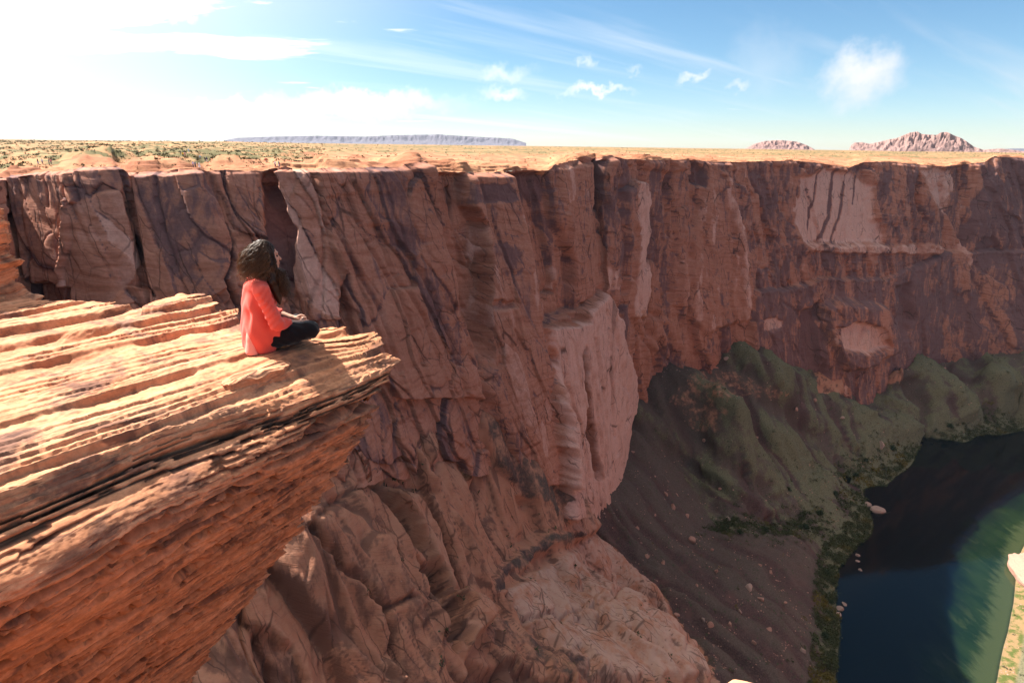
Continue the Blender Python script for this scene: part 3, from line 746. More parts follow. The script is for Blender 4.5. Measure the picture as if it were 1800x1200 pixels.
# where bare slickrock shows: the ramp (left of the lobe's outline) and the knolls
RAMP = [(200,480),(700,480),(870,640),(985,830),(1035,935),(1085,972),(1110,1005),(1150,1030),(1180,1070),(1200,1110),(1235,1150),(1270,1260),(300,1260),(300,800)]
ramp_sd = poly_sd(GPX, GPY, RAMP)
rock = sstep(ramp_sd, -4, 4)
near_r = np.hypot(FXg, FYg)
rock = rock * (1 - sstep(near_r, 330, 360))
for poly, vv in (([(1225,640),(1290,640),(1390,690),(1380,705),(1280,700),(1270,760),(1225,770),(1180,700)], .42), ([(1430,600),(1480,600),(1490,690),(1440,690)], .9), ([(1540,640),(1600,640),(1600,672),(1550,672)], .7)):
    rock = np.maximum(rock, vv * sstep(poly_sd(GPX + fbm(GPX/20, GPY/20, 1, 3)*8, GPY, poly), -6, 6) * (near_r > 330))
for poly, vv in (([(845,715),(900,760),(985,845),(1010,900),(990,930),(930,880),(880,830),(850,770)], .55), ([(1035,945),(960,965),(900,1010),(865,1045),(850,1030),(900,975),(980,930)], .6), ([(640,695),(700,690),(740,755),(700,775),(655,740)], .45), ([(850,1080),(960,1130),(1060,1190),(1000,1200),(880,1140)], .5)):
    rock *= 1 - vv * sstep(poly_sd(GPX + fbm(GPX/25, GPY/25, 1, 3)*10, GPY + fbm(GPX/25, GPY/25, 4, 3)*10, poly), -9, 9) * (near_r < 345)
dsp = np.zeros(Zg.shape); fvar_shade = np.zeros(Zg.shape); fpal = np.zeros(Zg.shape)
tal = 1 - rock
river = sstep(-Zg, 298.8, 300.3)
ca, sa = math.cos(math.radians(-38)), math.sin(math.radians(-38))
al = FXg * ca + FYg * sa; ac = -FXg * sa + FYg * ca
# talus gullies run straight down from the wall foot; boulders and lumps
gul = ridged(sW / 30 + fbm(FXg / 60, FYg / 60, 1, 2) * .5, dW / 200, 1.0, 3) * 4.6 + ridged(sW / 9, dW / 70, 4.0, 2) * 1.3
far = near_r > 345
rdg = np.zeros(Zg.shape)
rjx, rjy = fbm(GPX / 26, GPY / 26, 3, 3) * 7, fbm(GPX / 26, GPY / 26, 7, 3) * 7
for pts_, hh, wd in (([(1090,690),(1130,740),(1200,820),(1290,900)], 7, 20), ([(1112,690),(1170,750),(1250,830),(1340,905)], 5, 12), ([(1330,622),(1450,682),(1540,722),(1612,757)], 11, 24), ([(1495,645),(1550,690),(1608,735)], 9, 18), ([(1578,590),(1640,650),(1700,722)], 9, 20),
                     ([(1655,580),(1720,640),(1792,708)], 9, 20), ([(1740,620),(1790,680),(1840,720)], 8, 18), ([(1280,700),(1380,780),(1450,845)], 6, 20), ([(1400,700),(1480,770),(1530,820)], 4, 14), ([(1620,620),(1670,690),(1690,730)], 5, 12),
                     ([(1108,720),(1180,800),(1310,900)], -6, 9), ([(1340,700),(1400,750),(1490,835)], -6, 9), ([(1300,640),(1360,690),(1430,760),(1500,800)], -4, 9), ([(1490,690),(1560,722),(1612,748)], -8, 12), ([(1612,680),(1618,745)], -9, 10), ([(1640,590),(1700,680),(1750,735)], -6, 10), ([(1240,780),(1330,860),(1400,915)], -5, 9), ([(1560,610),(1610,680),(1625,730)], -6, 9)):
    if hh > 0: pts_ = [(pts_[0][0] - .5 * (pts_[1][0] - pts_[0][0]), pts_[0][1] - .5 * (pts_[1][1] - pts_[0][1]))] + pts_
    def fn(m):
        q, _s = line_d(GPX[m] + rjx[m], GPY[m] + rjy[m], pts_)
        rdg[m] += 1.15 * hh * np.clip(1 - q / (wd * 1.7), 0, 1) ** (1.0 if hh > 0 else .7) * far[m]
    feat(GPX, GPY, pts_, 60, fn)
rdg = np.where(rdg > 0, rdg * (1 + .35 * fbm(FXg / 14, FYg / 14, 2, 3)), rdg)
dsp += tal * (1 - river) * rdg * sstep(dS, 2, 30) - tal * far * (near_r > 430) * 20 * (1 - sstep(dW, 0, 75)) * sstep(dS, 20, 60)
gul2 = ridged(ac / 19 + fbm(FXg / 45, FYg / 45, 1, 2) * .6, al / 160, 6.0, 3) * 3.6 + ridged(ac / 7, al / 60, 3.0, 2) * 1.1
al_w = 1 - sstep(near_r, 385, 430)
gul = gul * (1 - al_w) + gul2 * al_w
relief_shade = np.clip((gul - 3.6) / 3.0, -1, 1)  # relief mask that stands in for shading in the talus colours
dsp += tal * (1 - river) * sstep(-Zg, 302, 285) * (gul * sstep(dS, 4, 40) + fbm(FXg / 8, FYg / 8, 0, 4) * 1.2)
# ramp: slabs bounded by joints that run down the slope
al2, ac2 = al + fbm(FXg / 22, FYg / 22, 2, 2) * 6, ac + fbm(FXg / 24, FYg / 24, 6, 2) * 4.0
rb = np.zeros(Zg.shape)
for cl, cwid, amp, seed, crk in ((52, 13, 6.0, 21, 2.2), (22, 6.0, 3.0, 22, 1.2), (8, 2.8, 1.1, 23, .5)):
    e, idv, ox, oy = worley(al2 / cl, ac2 / cwid, seed)
    rb += amp * (idv - .5) * 1.3 + amp * .6 * oy * np.where(idv > .45, 1, -1) - crk * np.exp(-(e / .055) ** 2)
    fvar_shade += np.exp(-(e / .045) ** 2) * .6 * (1 if seed < 23 else .5) + (idv - .5) * (.35 if seed < 23 else .15)
rb += .5 * fbm(FXg / 14, FYg / 14, 3, 2) + .18 * fbm(Zg / 1.9 + fbm(FXg / 15, FYg / 15, 2, 2), al / 30, 1, 3) + .22 * fbm(FXg / 2.2, FYg / 2.2, Zg / 2.2, 4, gain=.6)
rb = blur(blur(rb, 2, 0), 1, 1)
dsp += rock * rb
def F_poly(poly, d=0., v=0., p=0., soft=5.):
    def fn(m):
        k = (near_r[m] < 345)
        s = sstep(poly_sd(GPX[m] + fj[m], GPY[m] + fj2[m], poly), -soft, soft) * k
        dsp[m] += d * s; fvar_shade[m] += v * s; fpal[m] += p * s
    feat(GPX, GPY, poly, 30, fn)
def F_crack(pts, d=-2., width=4., v=.2, step=0., reach=30.):
    def fn(m):
        k = (near_r[m] < 345)
        q, sd_ = line_d(GPX[m] + fj[m] * .6, GPY[m] + fj2[m] * .6, pts)
        g = np.exp(-(q / width) ** 2) * k
        dsp[m] += d * g + step * (sd_ > 0) * sstep(q, 0, 2) * np.exp(-q / reach) * k; fvar_shade[m] += v * g
    feat(GPX, GPY, pts, 100, fn)
fj, fj2 = fbm(GPX / 30, GPY / 30, 3, 3) * 9, fbm(GPX / 30, GPY / 30, 7, 3) * 9
F_poly([(680,862),(727,868),(773,943),(801,1036),(838,1097),(815,1148),(795,1110),(780,1040),(750,990),(715,930)], 7.0, -.1, .1, 6)
F_poly([(735,995),(768,1013),(797,1097),(795,1145),(772,1110),(745,1050),(715,985)], -5.0, .30, -.2, 5)  # shadowed recess beside the fin, its shade also put into the colour
F_crack([(629,882),(680,960),(722,1050),(783,1111)], -2.5, 3.0, .25, 1.6, 40)
F_crack([(540,929),(587,994),(652,1078),(680,1200)], -4.0, 5.0, .25, 2.2, 40)
F_crack([(647,1080),(680,1066),(712,1060)], -3.0, 5.0, .3)
F_crack([(727,1083),(748,1130),(760,1180)], -4.0, 5.0, .35, 1.5, 30)
F_crack([(549,910),(629,856),(680,850),(760,866)], -2.0, 4.0, .1)
F_poly([(446,1100),(500,1112),(545,1150),(560,1200),(470,1200)], -4.0, .45, -.1, 8)
F_crack([(731,682),(773,761),(768,826)], -4.0, 6.0, .3, 2.0, 30)
F_crack([(690,690),(720,750),(760,830)], -3.0, 5.0, .2, 1.5, 25)
F_crack([(640,700),(680,780),(715,850)], -3.0, 5.0, .2, 1.5, 25)
F_crack([(780,700),(812,745),(850,800),(905,850)], -2.5, 4.0, .15)
F_poly([(876,1040),(935,1012),(1035,945),(1085,975),(1150,1035),(1190,1110),(1250,1200),(1050,1200),(960,1130),(890,1070)], 3.0, -.3, .75, 8)
F_poly([(820,1165),(900,1180),(1000,1200),(1000,1230),(820,1230)], -6.0, .5, -.2, 5)
F_poly([(960,830),(1000,850),(1035,935),(1010,950),(985,900)], 7.0, -.1, .35, 8)
F_crack([(1000,1000),(1040,1040),(1050,1120)], -2.0, 4.0, .25)
F_crack([(1060,990),(1085,1060),(1110,1120)], -2.0, 4.0, .25)
F_crack([(900,1090),(980,1100),(1090,1060),(1130,1090)], -2.2, 4.0, .2)
nz = grid_normals(np.stack([FXg, FYg, blur(blur(Zg, 3, 0), 3, 1)], -1))
nz = nz * np.sign(nz[..., 2:3])
GPd = GP + nz * dsp[..., None]
GPd[..., 2] -= tal * 0
# vegetation cover on talus: the far slopes are grassy, the near fan mostly bare
green = .20 + .14 * sstep(near_r, 430, 560) - .42 * sstep(poly_sd(GPX, GPY, [(1035,900),(1300,955),(1440,960),(1450,1260),(1150,1260)]), -15, 15) * (1 - .6 * sstep(GPX, 1250, 1420))
green += .032 * rdg; green += 0
green -= .34 * (1 - sstep(dW, 10, 70)); green += .40 * relief_shade - .05  # greener crests and browner gullies also stand in for relief shading
green -= .5 * sstep(poly_sd(GPX, GPY, [(1085,760),(1150,790),(1240,930),(1100,935),(1060,880)]), -12, 12)
green += .35 * sstep(22 - dS, 0, 18)
bedm = sstep(-GPd[..., 2], 299.7, 300.4)
dF, sF = near_line(FXg, FYg, farb)
side = (FXg > np.interp(FYg, farb[np.argsort(farb[:, 1]), 1], farb[np.argsort(farb[:, 1]), 0]) - 0)
deepm = sstep(dF + fbm(FXg / 25, FYg / 40, 3, 3) * 9, 16, 46) * sstep(-GPd[..., 2], 299.9, 300.5)
sand = np.clip(np.where(side, 1 - sstep(dF, 5, 12) * .85, 1 - dF / 26.0), 0, 1)
green = np.where(side & (dF > 6), .9, green)
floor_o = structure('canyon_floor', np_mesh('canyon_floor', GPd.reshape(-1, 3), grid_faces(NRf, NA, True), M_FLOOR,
    {'rock': rock, 'green': green, 'bed': bedm, 'sand': sand, 'deep': deepm, 'along': al, 'across': ac, 'gully': relief_shade, 'pale': fpal, 'varnish': fvar_shade}), 'shaded slickrock ramp and grassy talus slopes falling to the river')
def floor_z(x, y):
    r = np.hypot(x, y); i = np.clip(np.interp(r, rg, np.arange(NRf)), 0, NRf - 1.001); j = np.clip(np.interp(np.arctan2(x, y), th, np.arange(NA)), 0, NA - 1.001)
    i0, j0 = i.astype(int), j.astype(int); a, b2 = i - i0, j - j0; Z = GPd[..., 2]
    return Z[i0, j0] * (1 - a) * (1 - b2) + Z[i0 + 1, j0] * a * (1 - b2) + Z[i0, j0 + 1] * (1 - a) * b2 + Z[i0 + 1, j0 + 1] * a * b2

V = np.array([(120, 60, -300), (1100, 60, -300), (1100, 900, -300), (120, 900, -300)], float)
structure('river', np_mesh('river', V, np.array([[0, 1, 2, 3]]), M_WATER), 'deep blue green river curving below the cliffs')
# ------------------------------------------------------------------ the ledge the woman sits on: a cross-bedded block in its own frame
# s runs along the beds away from the camera, q towards the canyon side of the flank, z up
LO = np.array([-2.2, 2.1]); LS = np.array([.510, .860]); LQ = np.array([.860, -.510])
def led(s, q, z):
    s, q, z = np.broadcast_arrays(s, q, z)
    return np.stack([LO[0] + s * LS[0] + q * LQ[0], LO[1] + s * LS[1] + q * LQ[1], z], -1)
PROF = np.array([  # q, z of the cross-section, from the back of the top, over the lip, down the undercut flank
 (-9.0,-1.36),(-5.5,-1.36),(-4.0,-1.37),(-3.0,-1.39),(-2.2,-1.41),(-1.5,-1.43),(-1.0,-1.46),(-.70,-1.50),(-.48,-1.55),(-.30,-1.60),(-.16,-1.66),(-.05,-1.74),(.0,-1.84),(-.02,-1.96),(-.10,-2.15),(-.25,-2.42),(-.44,-2.75),(-.68,-3.2),(-.98,-3.8),(-1.35,-4.5),(-2.0,-5.6),(-3.2,-7.0)])
pl = np.r_[0, np.cumsum(np.linalg.norm(np.diff(PROF, axis=0), axis=1))]
n_top, n_fl = 560, 640
pa = pl[12]
pv = np.concatenate([np.linspace(0, pl[2], 20, endpoint=False), np.linspace(pl[2], pa, n_top, endpoint=False), np.linspace(pa, pl[-3], n_fl, endpoint=False), np.linspace(pl[-3], pl[-1], 30)])
qq = pchip(pv, pl, PROF[:, 0]); zz = pchip(pv, pl, PROF[:, 1])
tz = np.interp(zz, [-7, -4.3, -3.4, -2.6, -2.1, -1.90, -1.80, -1.70, -1.64, -1.3], [.2, 1.20, 1.72, 2.12, 2.27, 2.31, 2.42, 2.62, 2.56, 9])
tq = np.interp(qq, [-9, -3.77, -2.6, -2.05, -1.75, -1.5, -1.25, -.9, -.63, -.36, -.18, 0.0], [.2, 1.25, 1.80, 2.14, 2.20, 2.13, 2.16, 2.34, 2.53, 2.66, 2.58, 2.62])
send = np.minimum(tz, tq)
send = blur(send[None], 3, 1)[0]
n_s0, n_s1, n_cap = 26, 380, 30
a0 = np.linspace(0, 1, n_s0, endpoint=False); a1 = np.linspace(0, 1, n_s1)
nrow = len(pv)
S = np.concatenate([np.broadcast_to(-5.0 + 4.6 * a0[None], (nrow, n_s0)), -.4 + (send[:, None] + .4) * a1[None]], 1)
Qb = np.broadcast_to(qq[:, None], S.shape); Zb = np.broadcast_to(zz[:, None], S.shape)
kc = (np.linspace(0, 1, n_cap + 1)[1:]) ** 1.6
cq, cz = -3.4, -3.6
capS = send[:, None] + .04 * np.sin(kc * 3.1)[None] - .5 * kc[None]
capQ = qq[:, None] + (cq - qq[:, None]) * kc[None]; capZ = zz[:, None] + (cz - zz[:, None]) * kc[None]
S = np.concatenate([S, capS], 1); Qb = np.concatenate([Qb, capQ], 1); Zb = np.concatenate([Zb, capZ], 1)
dq = np.gradient(qq, pv); dz = np.gradient(zz, pv); nl = np.hypot(dq, dz)
nq, nzv = -dz / nl, dq / nl                                            # outward normal in the q-z plane
nq, nzv = blur(nq[None], 8, 1)[0], blur(nzv[None], 8, 1)[0]
sgn = np.ones(1)
topw = sstep(nzv, .55, .93)[:, None] * np.ones(S.shape)                # 1 on the top, 0 on the flank
capw = np.concatenate([np.zeros((nrow, n_s0 + n_s1)), np.broadcast_to(sstep(kc, 0, .08)[None], (nrow, n_cap))], 1)
Qb = Qb - (1 - sstep(S, .7, 2.1)) * .26 * np.exp(-((Zb + 1.74) / .15) ** 2)
# gentle hollows of the top before the beds are cut
zs = Zb + topw * (.034 * fbm(S / 1.8, Qb / .8, 3.0, 2) + .045 * fbm(S / 2.6, Qb / 1.3, 8.0, 2))
zs += topw * .14 * np.exp(-((S - 1.93) / .28) ** 2 - ((Qb + 1.9) / .32) ** 2)       # the hump left of the woman
zs += topw * .08 * np.exp(-((S - 2.5) / .22) ** 2 - ((Qb + .42) / .22) ** 2)        # and the one at the prow
TD = math.tan(math.radians(9.0))
bed = zs - TD * Qb + .022 * fbm(S / 1.9, Qb / .45, 1.0, 3) + .005 * fbm(S / .35, Qb / .12, 6.0, 3) + .05 * S * .3
bt = np.cumsum(np.clip(np.exp(RNG.normal(-3.85, .75, 420)), .007, .12)) - 6.6
k = np.clip(np.searchsorted(bt, bed) - 1, 0, len(bt) - 2)
th_ = bt[k + 1] - bt[k]; fr = np.clip((bed - bt[k]) / th_, 0, 1)
patch = sstep(fbm(S / .55, Qb / .35, 4.0 + 0 * S, 3), -.35, .15)       # where the steps are crisp and where they are worn away
stp = bt[k] + th_ * (.06 * fr + .94 * sstep(fr, .86, .99))
dtop = (stp - bed) * (.45 + .55 * patch) * 1.10
hard = _h2(k.astype(np.int64), (0 * k).astype(np.int64), 5) - .5
hard2 = fbm(bed * 9, S / 1.3, Zb * .5, 4, gain=.6)
bsel = _h2(k.astype(np.int64), (0 * k).astype(np.int64), 9)
pres = sstep(fbm(S / .45, k * 1.37, 2.0, 3) + (bsel - .5) * .8, -.06, .14)
notch = -np.exp(-((fr * th_ - .004) / (.004 + .009 * bsel)) ** 2) * pres
dfl = .016 * hard * (.4 + .9 * sstep(fbm(S / .8, bed * 5, 7.0, 2), -.3, .4)) + .003 * hard2 + .080 * notch
dfl += .035 * fbm(S / 1.1, Zb / .5, 2.2, 2)
# hollows etched along the beds (tafoni)
pit = fbm(S / .16, bed / .030, 3.3, 3, gain=.55)
pitm = sstep(pit, .30, .50) * sstep(fbm(S / .7, bed / .25, 8.8, 2), -.30, .15)
pit2 = sstep(fbm(S / .42, bed / .050, 13.3, 3), .27, .45)
flw = sstep(1 - topw, .9, 1.0)
pitm, pit2 = pitm * flw, pit2 * flw
dfl -= .045 * pitm + .065 * pit2
def slot(s0, s1, z0, th, d):                                           # a long recess between two beds
    e = sstep(S, s0, s0 + .2) * (1 - sstep(S, s1 - .05, s1 + .12))
    return -d * e * np.exp(-((Zb + .02 * np.sin(S * 9) - z0) / th) ** 2)
dfl += slot(1.55, 2.8, -1.90, .035, .20) + slot(1.2, 2.4, -2.02, .018, .10) + slot(.2, 1.5, -2.30, .02, .09) + slot(-.4, .9, -2.62, .03, .08) + slot(.6, 2.2, -2.55, .018, .07) + slot(-.3, 1.2, -2.05, .022, .10) + slot(.3, 1.9, -2.78, .025, .10) + slot(-.4, 1.0, -3.02, .02, .09) + slot(.5, 1.8, -3.25, .022, .10)
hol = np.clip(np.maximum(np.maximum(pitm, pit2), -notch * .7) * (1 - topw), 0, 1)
fine = .006 * fbm(S / .05, Qb / .05, Zb / .02, 3, gain=.6)
d = (1 - topw) * dfl + fine
Qd = Qb + nq[:, None] * d * (1 - capw); Zd = zs + nzv[:, None] * d + topw * dtop
# ragged end of the block: every bed breaks off at its own place
edge = sstep(np.concatenate([a0 * 0, a1, np.ones(n_cap)])[None], .80, 1.0)
Sd = S + edge * (.10 * (hard) + .07 * hard2 + .05 * fbm(bed * 22, Qb / .2, 1.1, 3))
# flat seat under the woman
SEAT_S, SEAT_Q = 2.02, -.80
seat = np.exp(-(((S - SEAT_S) / .42) ** 4 + ((Qb - SEAT_Q) / .36) ** 4)) * topw
SEAT_Z = -1.487
Zd = Zd * (1 - .75 * seat) + (SEAT_Z + .25 * (stp - bed)) * .75 * seat
LV = led(Sd, Qd, Zd)
ledge_o = structure('rock_ledge', np_mesh('rock_ledge', LV.reshape(-1, 3), grid_faces(nrow, LV.shape[1], True), M_LEDGE, {'bed_level': bed, 'along': S, 'hollow_shade': hol}), 'sunlit cross-bedded sandstone ledge jutting over the canyon')

def layered_block(name, label, s0, q0, ls, lq, z0, z1, seed, wobble=.05, taper=0.0, kind=None, parent=None, nr=90, nc=120, rot=0.0, waist=None, dip=TD):
    """a block of bedded sandstone: rings of an uneven outline, each bed standing out by its own amount"""
    a = np.linspace(0, 2 * math.pi, nc + 1)[None]; h = np.linspace(0, 1, nr)[:, None]
    ce, se = np.cos(a), np.sin(a)
    p = 3.2
    rad_ = 1.0 / (np.abs(ce) ** p + np.abs(se) ** p) ** (1 / p)
    out = 1 + .16 * fbm(ce * 1.3 + seed, se * 1.3, seed * 1.7, 3) + 0 * h
    zb = z0 + (z1 - z0) * h + 0 * a
    b_ = np.cumsum(np.random.RandomState(seed).uniform(.012, .05, 200)) + z0 - 2.0
    bl = zb + .015 * fbm(ce * 2, se * 2, seed, 2)
    kk = np.clip(np.searchsorted(b_, bl) - 1, 0, 198)
    hd = _h2(kk.astype(np.int64), 0 * kk.astype(np.int64), seed) - .5
    out = out + (hd * wobble * 2 + .5 * wobble * fbm(bl * 20, a * 1.5, seed, 3)) / max(ls, lq)
    out = out * (1 - taper * h)
    if waist is not None: out = out * np.interp(h, waist[0], waist[1])
    cap = np.clip((1 - h) / .10, 0, 1); out = out * (.55 + .45 * np.sqrt(cap)) if z1 - z0 > .3 else out * (.75 + .25 * np.sqrt(np.clip((1 - h) / .3, 0, 1)))
    cr, sr = math.cos(rot), math.sin(rot)
    ds, dq_ = ls * rad_ * ce * out, lq * rad_ * se * out
    V = led(s0 + ds * cr - dq_ * sr, q0 + ds * sr + dq_ * cr, zb + dip * (dq_ * cr) + .02 * fbm(ce * 2 + h, se * 2, 3 + seed, 2))
    V[:, -1] = V[:, 0]
    topc = V[-1].mean(0); V = np.concatenate([V, (V[-1:] * .5 + topc * .5), np.broadcast_to(topc, V[-1:].shape)], 0)
    ext = lambda m: np.concatenate([m, m[-1:], m[-1:]], 0)
    me = np_mesh(name, V.reshape(-1, 3), grid_faces(V.shape[0], V.shape[1]), M_LEDGE, {'bed_level': ext(bl + 0 * a), 'along': ext(s0 + ds), 'hollow_shade': ext(0 * zb)})
    o = bpy.data.objects.new(name, me); link(o, parent=parent, label=label, kind=kind)
    return o
# the standing outcrop at the left edge, and loose plates lying on the ledge
pil = layered_block('rock_outcrop', 'upright block of layered orange sandstone at the far left edge of the ledge', 1.02, -4.18, .55, .42, -1.55, -.56, 4, .018, .0,
                    waist=([0, .06, .2, .34, .40, .46, .7, .9, 1], [1.25, 1.1, .93, 1.0, 1.08, .95, 1.02, 1.0, .92]), nr=220, nc=260)
pil['category'] = 'rock'
plate = layered_block('rock_slab', 'flat orange sandstone plate lying in front of the seated woman', 1.60, -.47, .27, .095, -1.605, -1.512, 9, .025, .1, nr=40, nc=160, dip=.05)
plate['category'] = 'rock'

# ground the photographer stands on: the same rim, carried on behind and beside the camera
gx = np.concatenate([np.linspace(-70, -6, 40, endpoint=False), np.linspace(-6, .3, 60, endpoint=False), np.linspace(.3, 1.1, 90, endpoint=False), np.linspace(1.1, 8, 50, endpoint=False), np.linspace(8, 80, 40)])
gv = np.concatenate([np.linspace(-90, -6, 40, endpoint=False), np.linspace(-6, -.6, 50, endpoint=False), np.linspace(-.6, 0, 60), (np.linspace(0, 1, 80)[1:]) ** 2])
edge_y = np.interp(gx, [-70, -12, -6, -3.2, -2.2, -1.2, -.2, .5, .62, .74, .86, 1.0, 1.5, 3, 8, 80], [30, 8, 2.5, .6, .55, .75, .95, 1.10, 1.34, 1.40, 1.36, 1.1, .95, .6, -2, -40]) + .06 * fbm(gx / .4, 0 * gx, 1.0, 4)
tv_ = np.where(gv <= 0, gv, 0)[:, None]; dn = np.where(gv > 0, gv, 0)[:, None]
GX = np.broadcast_to(gx[None], (len(gv), len(gx))); GY = edge_y[None] + tv_ - 26 * dn ** 2
GZ0 = np.interp(gx, [-70, -4, -1, .5, .74, 1.1, 80], [-1.5, -1.55, -1.60, -1.62, -1.64, -1.66, -3.0])[None]
GZ = GZ0 - 130 * dn ** 1.3 + np.where(gv <= 0, 1, 0)[:, None] * (.10 * fbm(GX / 2.2, GY / 1.4, 2, 4) * sstep(-tv_, 0, 1.0)) + .015 * fbm(GX / .3, GY / .2, 4, 3)
structure('rim_rock', np_mesh('rim_rock', np.stack([GX, GY, GZ], -1).reshape(-1, 3), grid_faces(len(gv), len(gx), True), M_LEDGE, {'bed_level': GZ * .3, 'along': GX, 'hollow_shade': 0 * GX}), 'sunlit sandstone rim under the photographer')

# ------------------------------------------------------------------ signed-distance modelling for people
def sdf_mesh(f, lo, hi, h):
    """naive surface nets over a signed-distance function"""
    lo, hi = np.array(lo, float), np.array(hi, float)
    n = np.ceil((hi - lo) / h).astype(int) + 1
    ax = [lo[i] + h * np.arange(n[i]) for i in range(3)]
    X, Y, Z = np.meshgrid(*ax, indexing='ij')
    D = f(X, Y, Z); ins = D < 0
    cs = sum(ins[i:n[0] - 1 + i, j:n[1] - 1 + j, k_:n[2] - 1 + k_].astype(int) for i in (0, 1) for j in (0, 1) for k_ in (0, 1))
    act = (cs > 0) & (cs < 8)
    idx = -np.ones(act.shape, int); idx[act] = np.arange(act.sum())
    A = np.argwhere(act); acc = np.zeros((len(A), 3)); cnt = np.zeros(len(A))
    cor = [(i, j, k_) for i in (0, 1) for j in (0, 1) for k_ in (0, 1)]
    for p in cor:
        for axn in range(3):
            if p[axn]: continue
            q = list(p); q[axn] = 1
            a = D[A[:, 0] + p[0], A[:, 1] + p[1], A[:, 2] + p[2]]; b2 = D[A[:, 0] + q[0], A[:, 1] + q[1], A[:, 2] + q[2]]
            m = (a < 0) != (b2 < 0); t = np.where(m, a / np.where(m, a - b2, 1), 0)
            pos = np.array(p, float)[None].repeat(len(A), 0); pos[:, axn] += t
            acc[m] += pos[m]; cnt[m] += 1
    V = lo + h * (A + acc / cnt[:, None])
    F = []
    for axn in range(3):
        s1 = [slice(None)] * 3; s2 = [slice(None)] * 3; s1[axn] = slice(0, -1); s2[axn] = slice(1, None)
        a, b2 = ins[tuple(s1)], ins[tuple(s2)]
        E = np.argwhere(a != b2); o1, o2 = [i for i in range(3) if i != axn]
        E = E[(E[:, o1] > 0) & (E[:, o2] > 0) & (E[:, o1] < n[o1] - 1) & (E[:, o2] < n[o2] - 1)]
        def cell(d1, d2):
            c_ = E.copy(); c_[:, o1] -= d1; c_[:, o2] -= d2; return idx[c_[:, 0], c_[:, 1], c_[:, 2]]
        quad = np.stack([cell(1, 1), cell(0, 1), cell(0, 0), cell(1, 0)], 1)
        fl_ = a[E[:, 0], E[:, 1], E[:, 2]] ^ (axn == 1)
        quad[~fl_] = quad[~fl_][:, ::-1]
        F.append(quad)
    return V, np.concatenate(F)
def s_ell(X, Y, Z, c, r):
    x, y, z_ = (X - c[0]) / r[0], (Y - c[1]) / r[1], (Z - c[2]) / r[2]
    k0 = np.sqrt(x * x + y * y + z_ * z_); k1 = np.sqrt((x / r[0]) ** 2 + (y / r[1]) ** 2 + (z_ / r[2]) ** 2)
    return k0 * (k0 - 1) / (k1 + 1e-9)
def s_cap(X, Y, Z, a, b2, ra, rb_):
    a, b2 = np.array(a, float), np.array(b2, float); e = b2 - a
    t = np.clip(((X - a[0]) * e[0] + (Y - a[1]) * e[1] + (Z - a[2]) * e[2]) / (e @ e), 0, 1)
    return np.sqrt((X - a[0] - t * e[0]) ** 2 + (Y - a[1] - t * e[1]) ** 2 + (Z - a[2] - t * e[2]) ** 2) - (ra + (rb_ - ra) * t)
def smin(a, b2, k_):
    h = np.clip(.5 + .5 * (b2 - a) / k_, 0, 1)
    return b2 * (1 - h) + a * h - k_ * h * (1 - h)
def chain(X, Y, Z, pts, k_=.015):
    d = None
    for (a, ra), (b2, rb_) in zip(pts[:-1], pts[1:]):
        c_ = s_cap(X, Y, Z, a, b2, ra, rb_); d = c_ if d is None else smin(d, c_, k_)
    return d

# ------------------------------------------------------------------ the woman (local frame: +x the way she faces, -y her right side, z up from the seat)
M_SKIN = simple('skin', (.50, .27, .185), .55, .06, 40)
M_CORAL = None
def mat_cloth(name, rgb, dark, sc=90, trans=.0):
    m, b = new_mat(name); g = b.n('ShaderNodeTexCoord').outputs['Object']
    n = b.noise(g, 9, 4); kn = b.noise(b.stretch(g, (1, 1, 2.5)), sc, 3)
    c_ = b.mix(n, rgb + (1,), dark + (1,))
    finish(b, c_, .85, b.bump(b.math('ADD', b.math('MULTIPLY', n, .5), b.math('MULTIPLY', kn, .15)), .4, .02), .15, Sheen_Weight=.15)
    return m
M_CORAL = mat_cloth('coral_knit', (.76, .105, .070), (.64, .075, .052))
M_HEM_LIT = mat_cloth('sunlit_coral_knit', (.82, .30, .23), (.76, .24, .18))  # sun through the cardigan edge, painted as a paler coral
M_BLACK = mat_cloth('black_stretch_cloth', (.0045, .004, .006), (.008, .007, .009))
def mat_hair():
    m, b = new_mat('brown_hair'); g = b.n('ShaderNodeTexCoord').outputs['Object']
    n = b.noise(b.stretch(g, (1, 1, .25)), 42, 4); t = b.attr('tip')
    c_ = b.mix(n, (.012, .007, .005, 1), (.055, .030, .018, 1)); c_ = b.mix(b.math('MULTIPLY', t, .75), c_, (.22, .122, .066, 1))  # sunlit back and ends painted lighter in the hair colour
    finish(b, c_, .42, b.bump(n, .5, .01), .22); return m
M_HAIR = mat_hair()
M_LIP = simple('lips', (.42, .13, .11), .5, .05); M_EYE = simple('dark_eye', (.02, .015, .012), .3, .05); M_SOCK = simple('pale_sock', (.70, .58, .52), .9, .08)

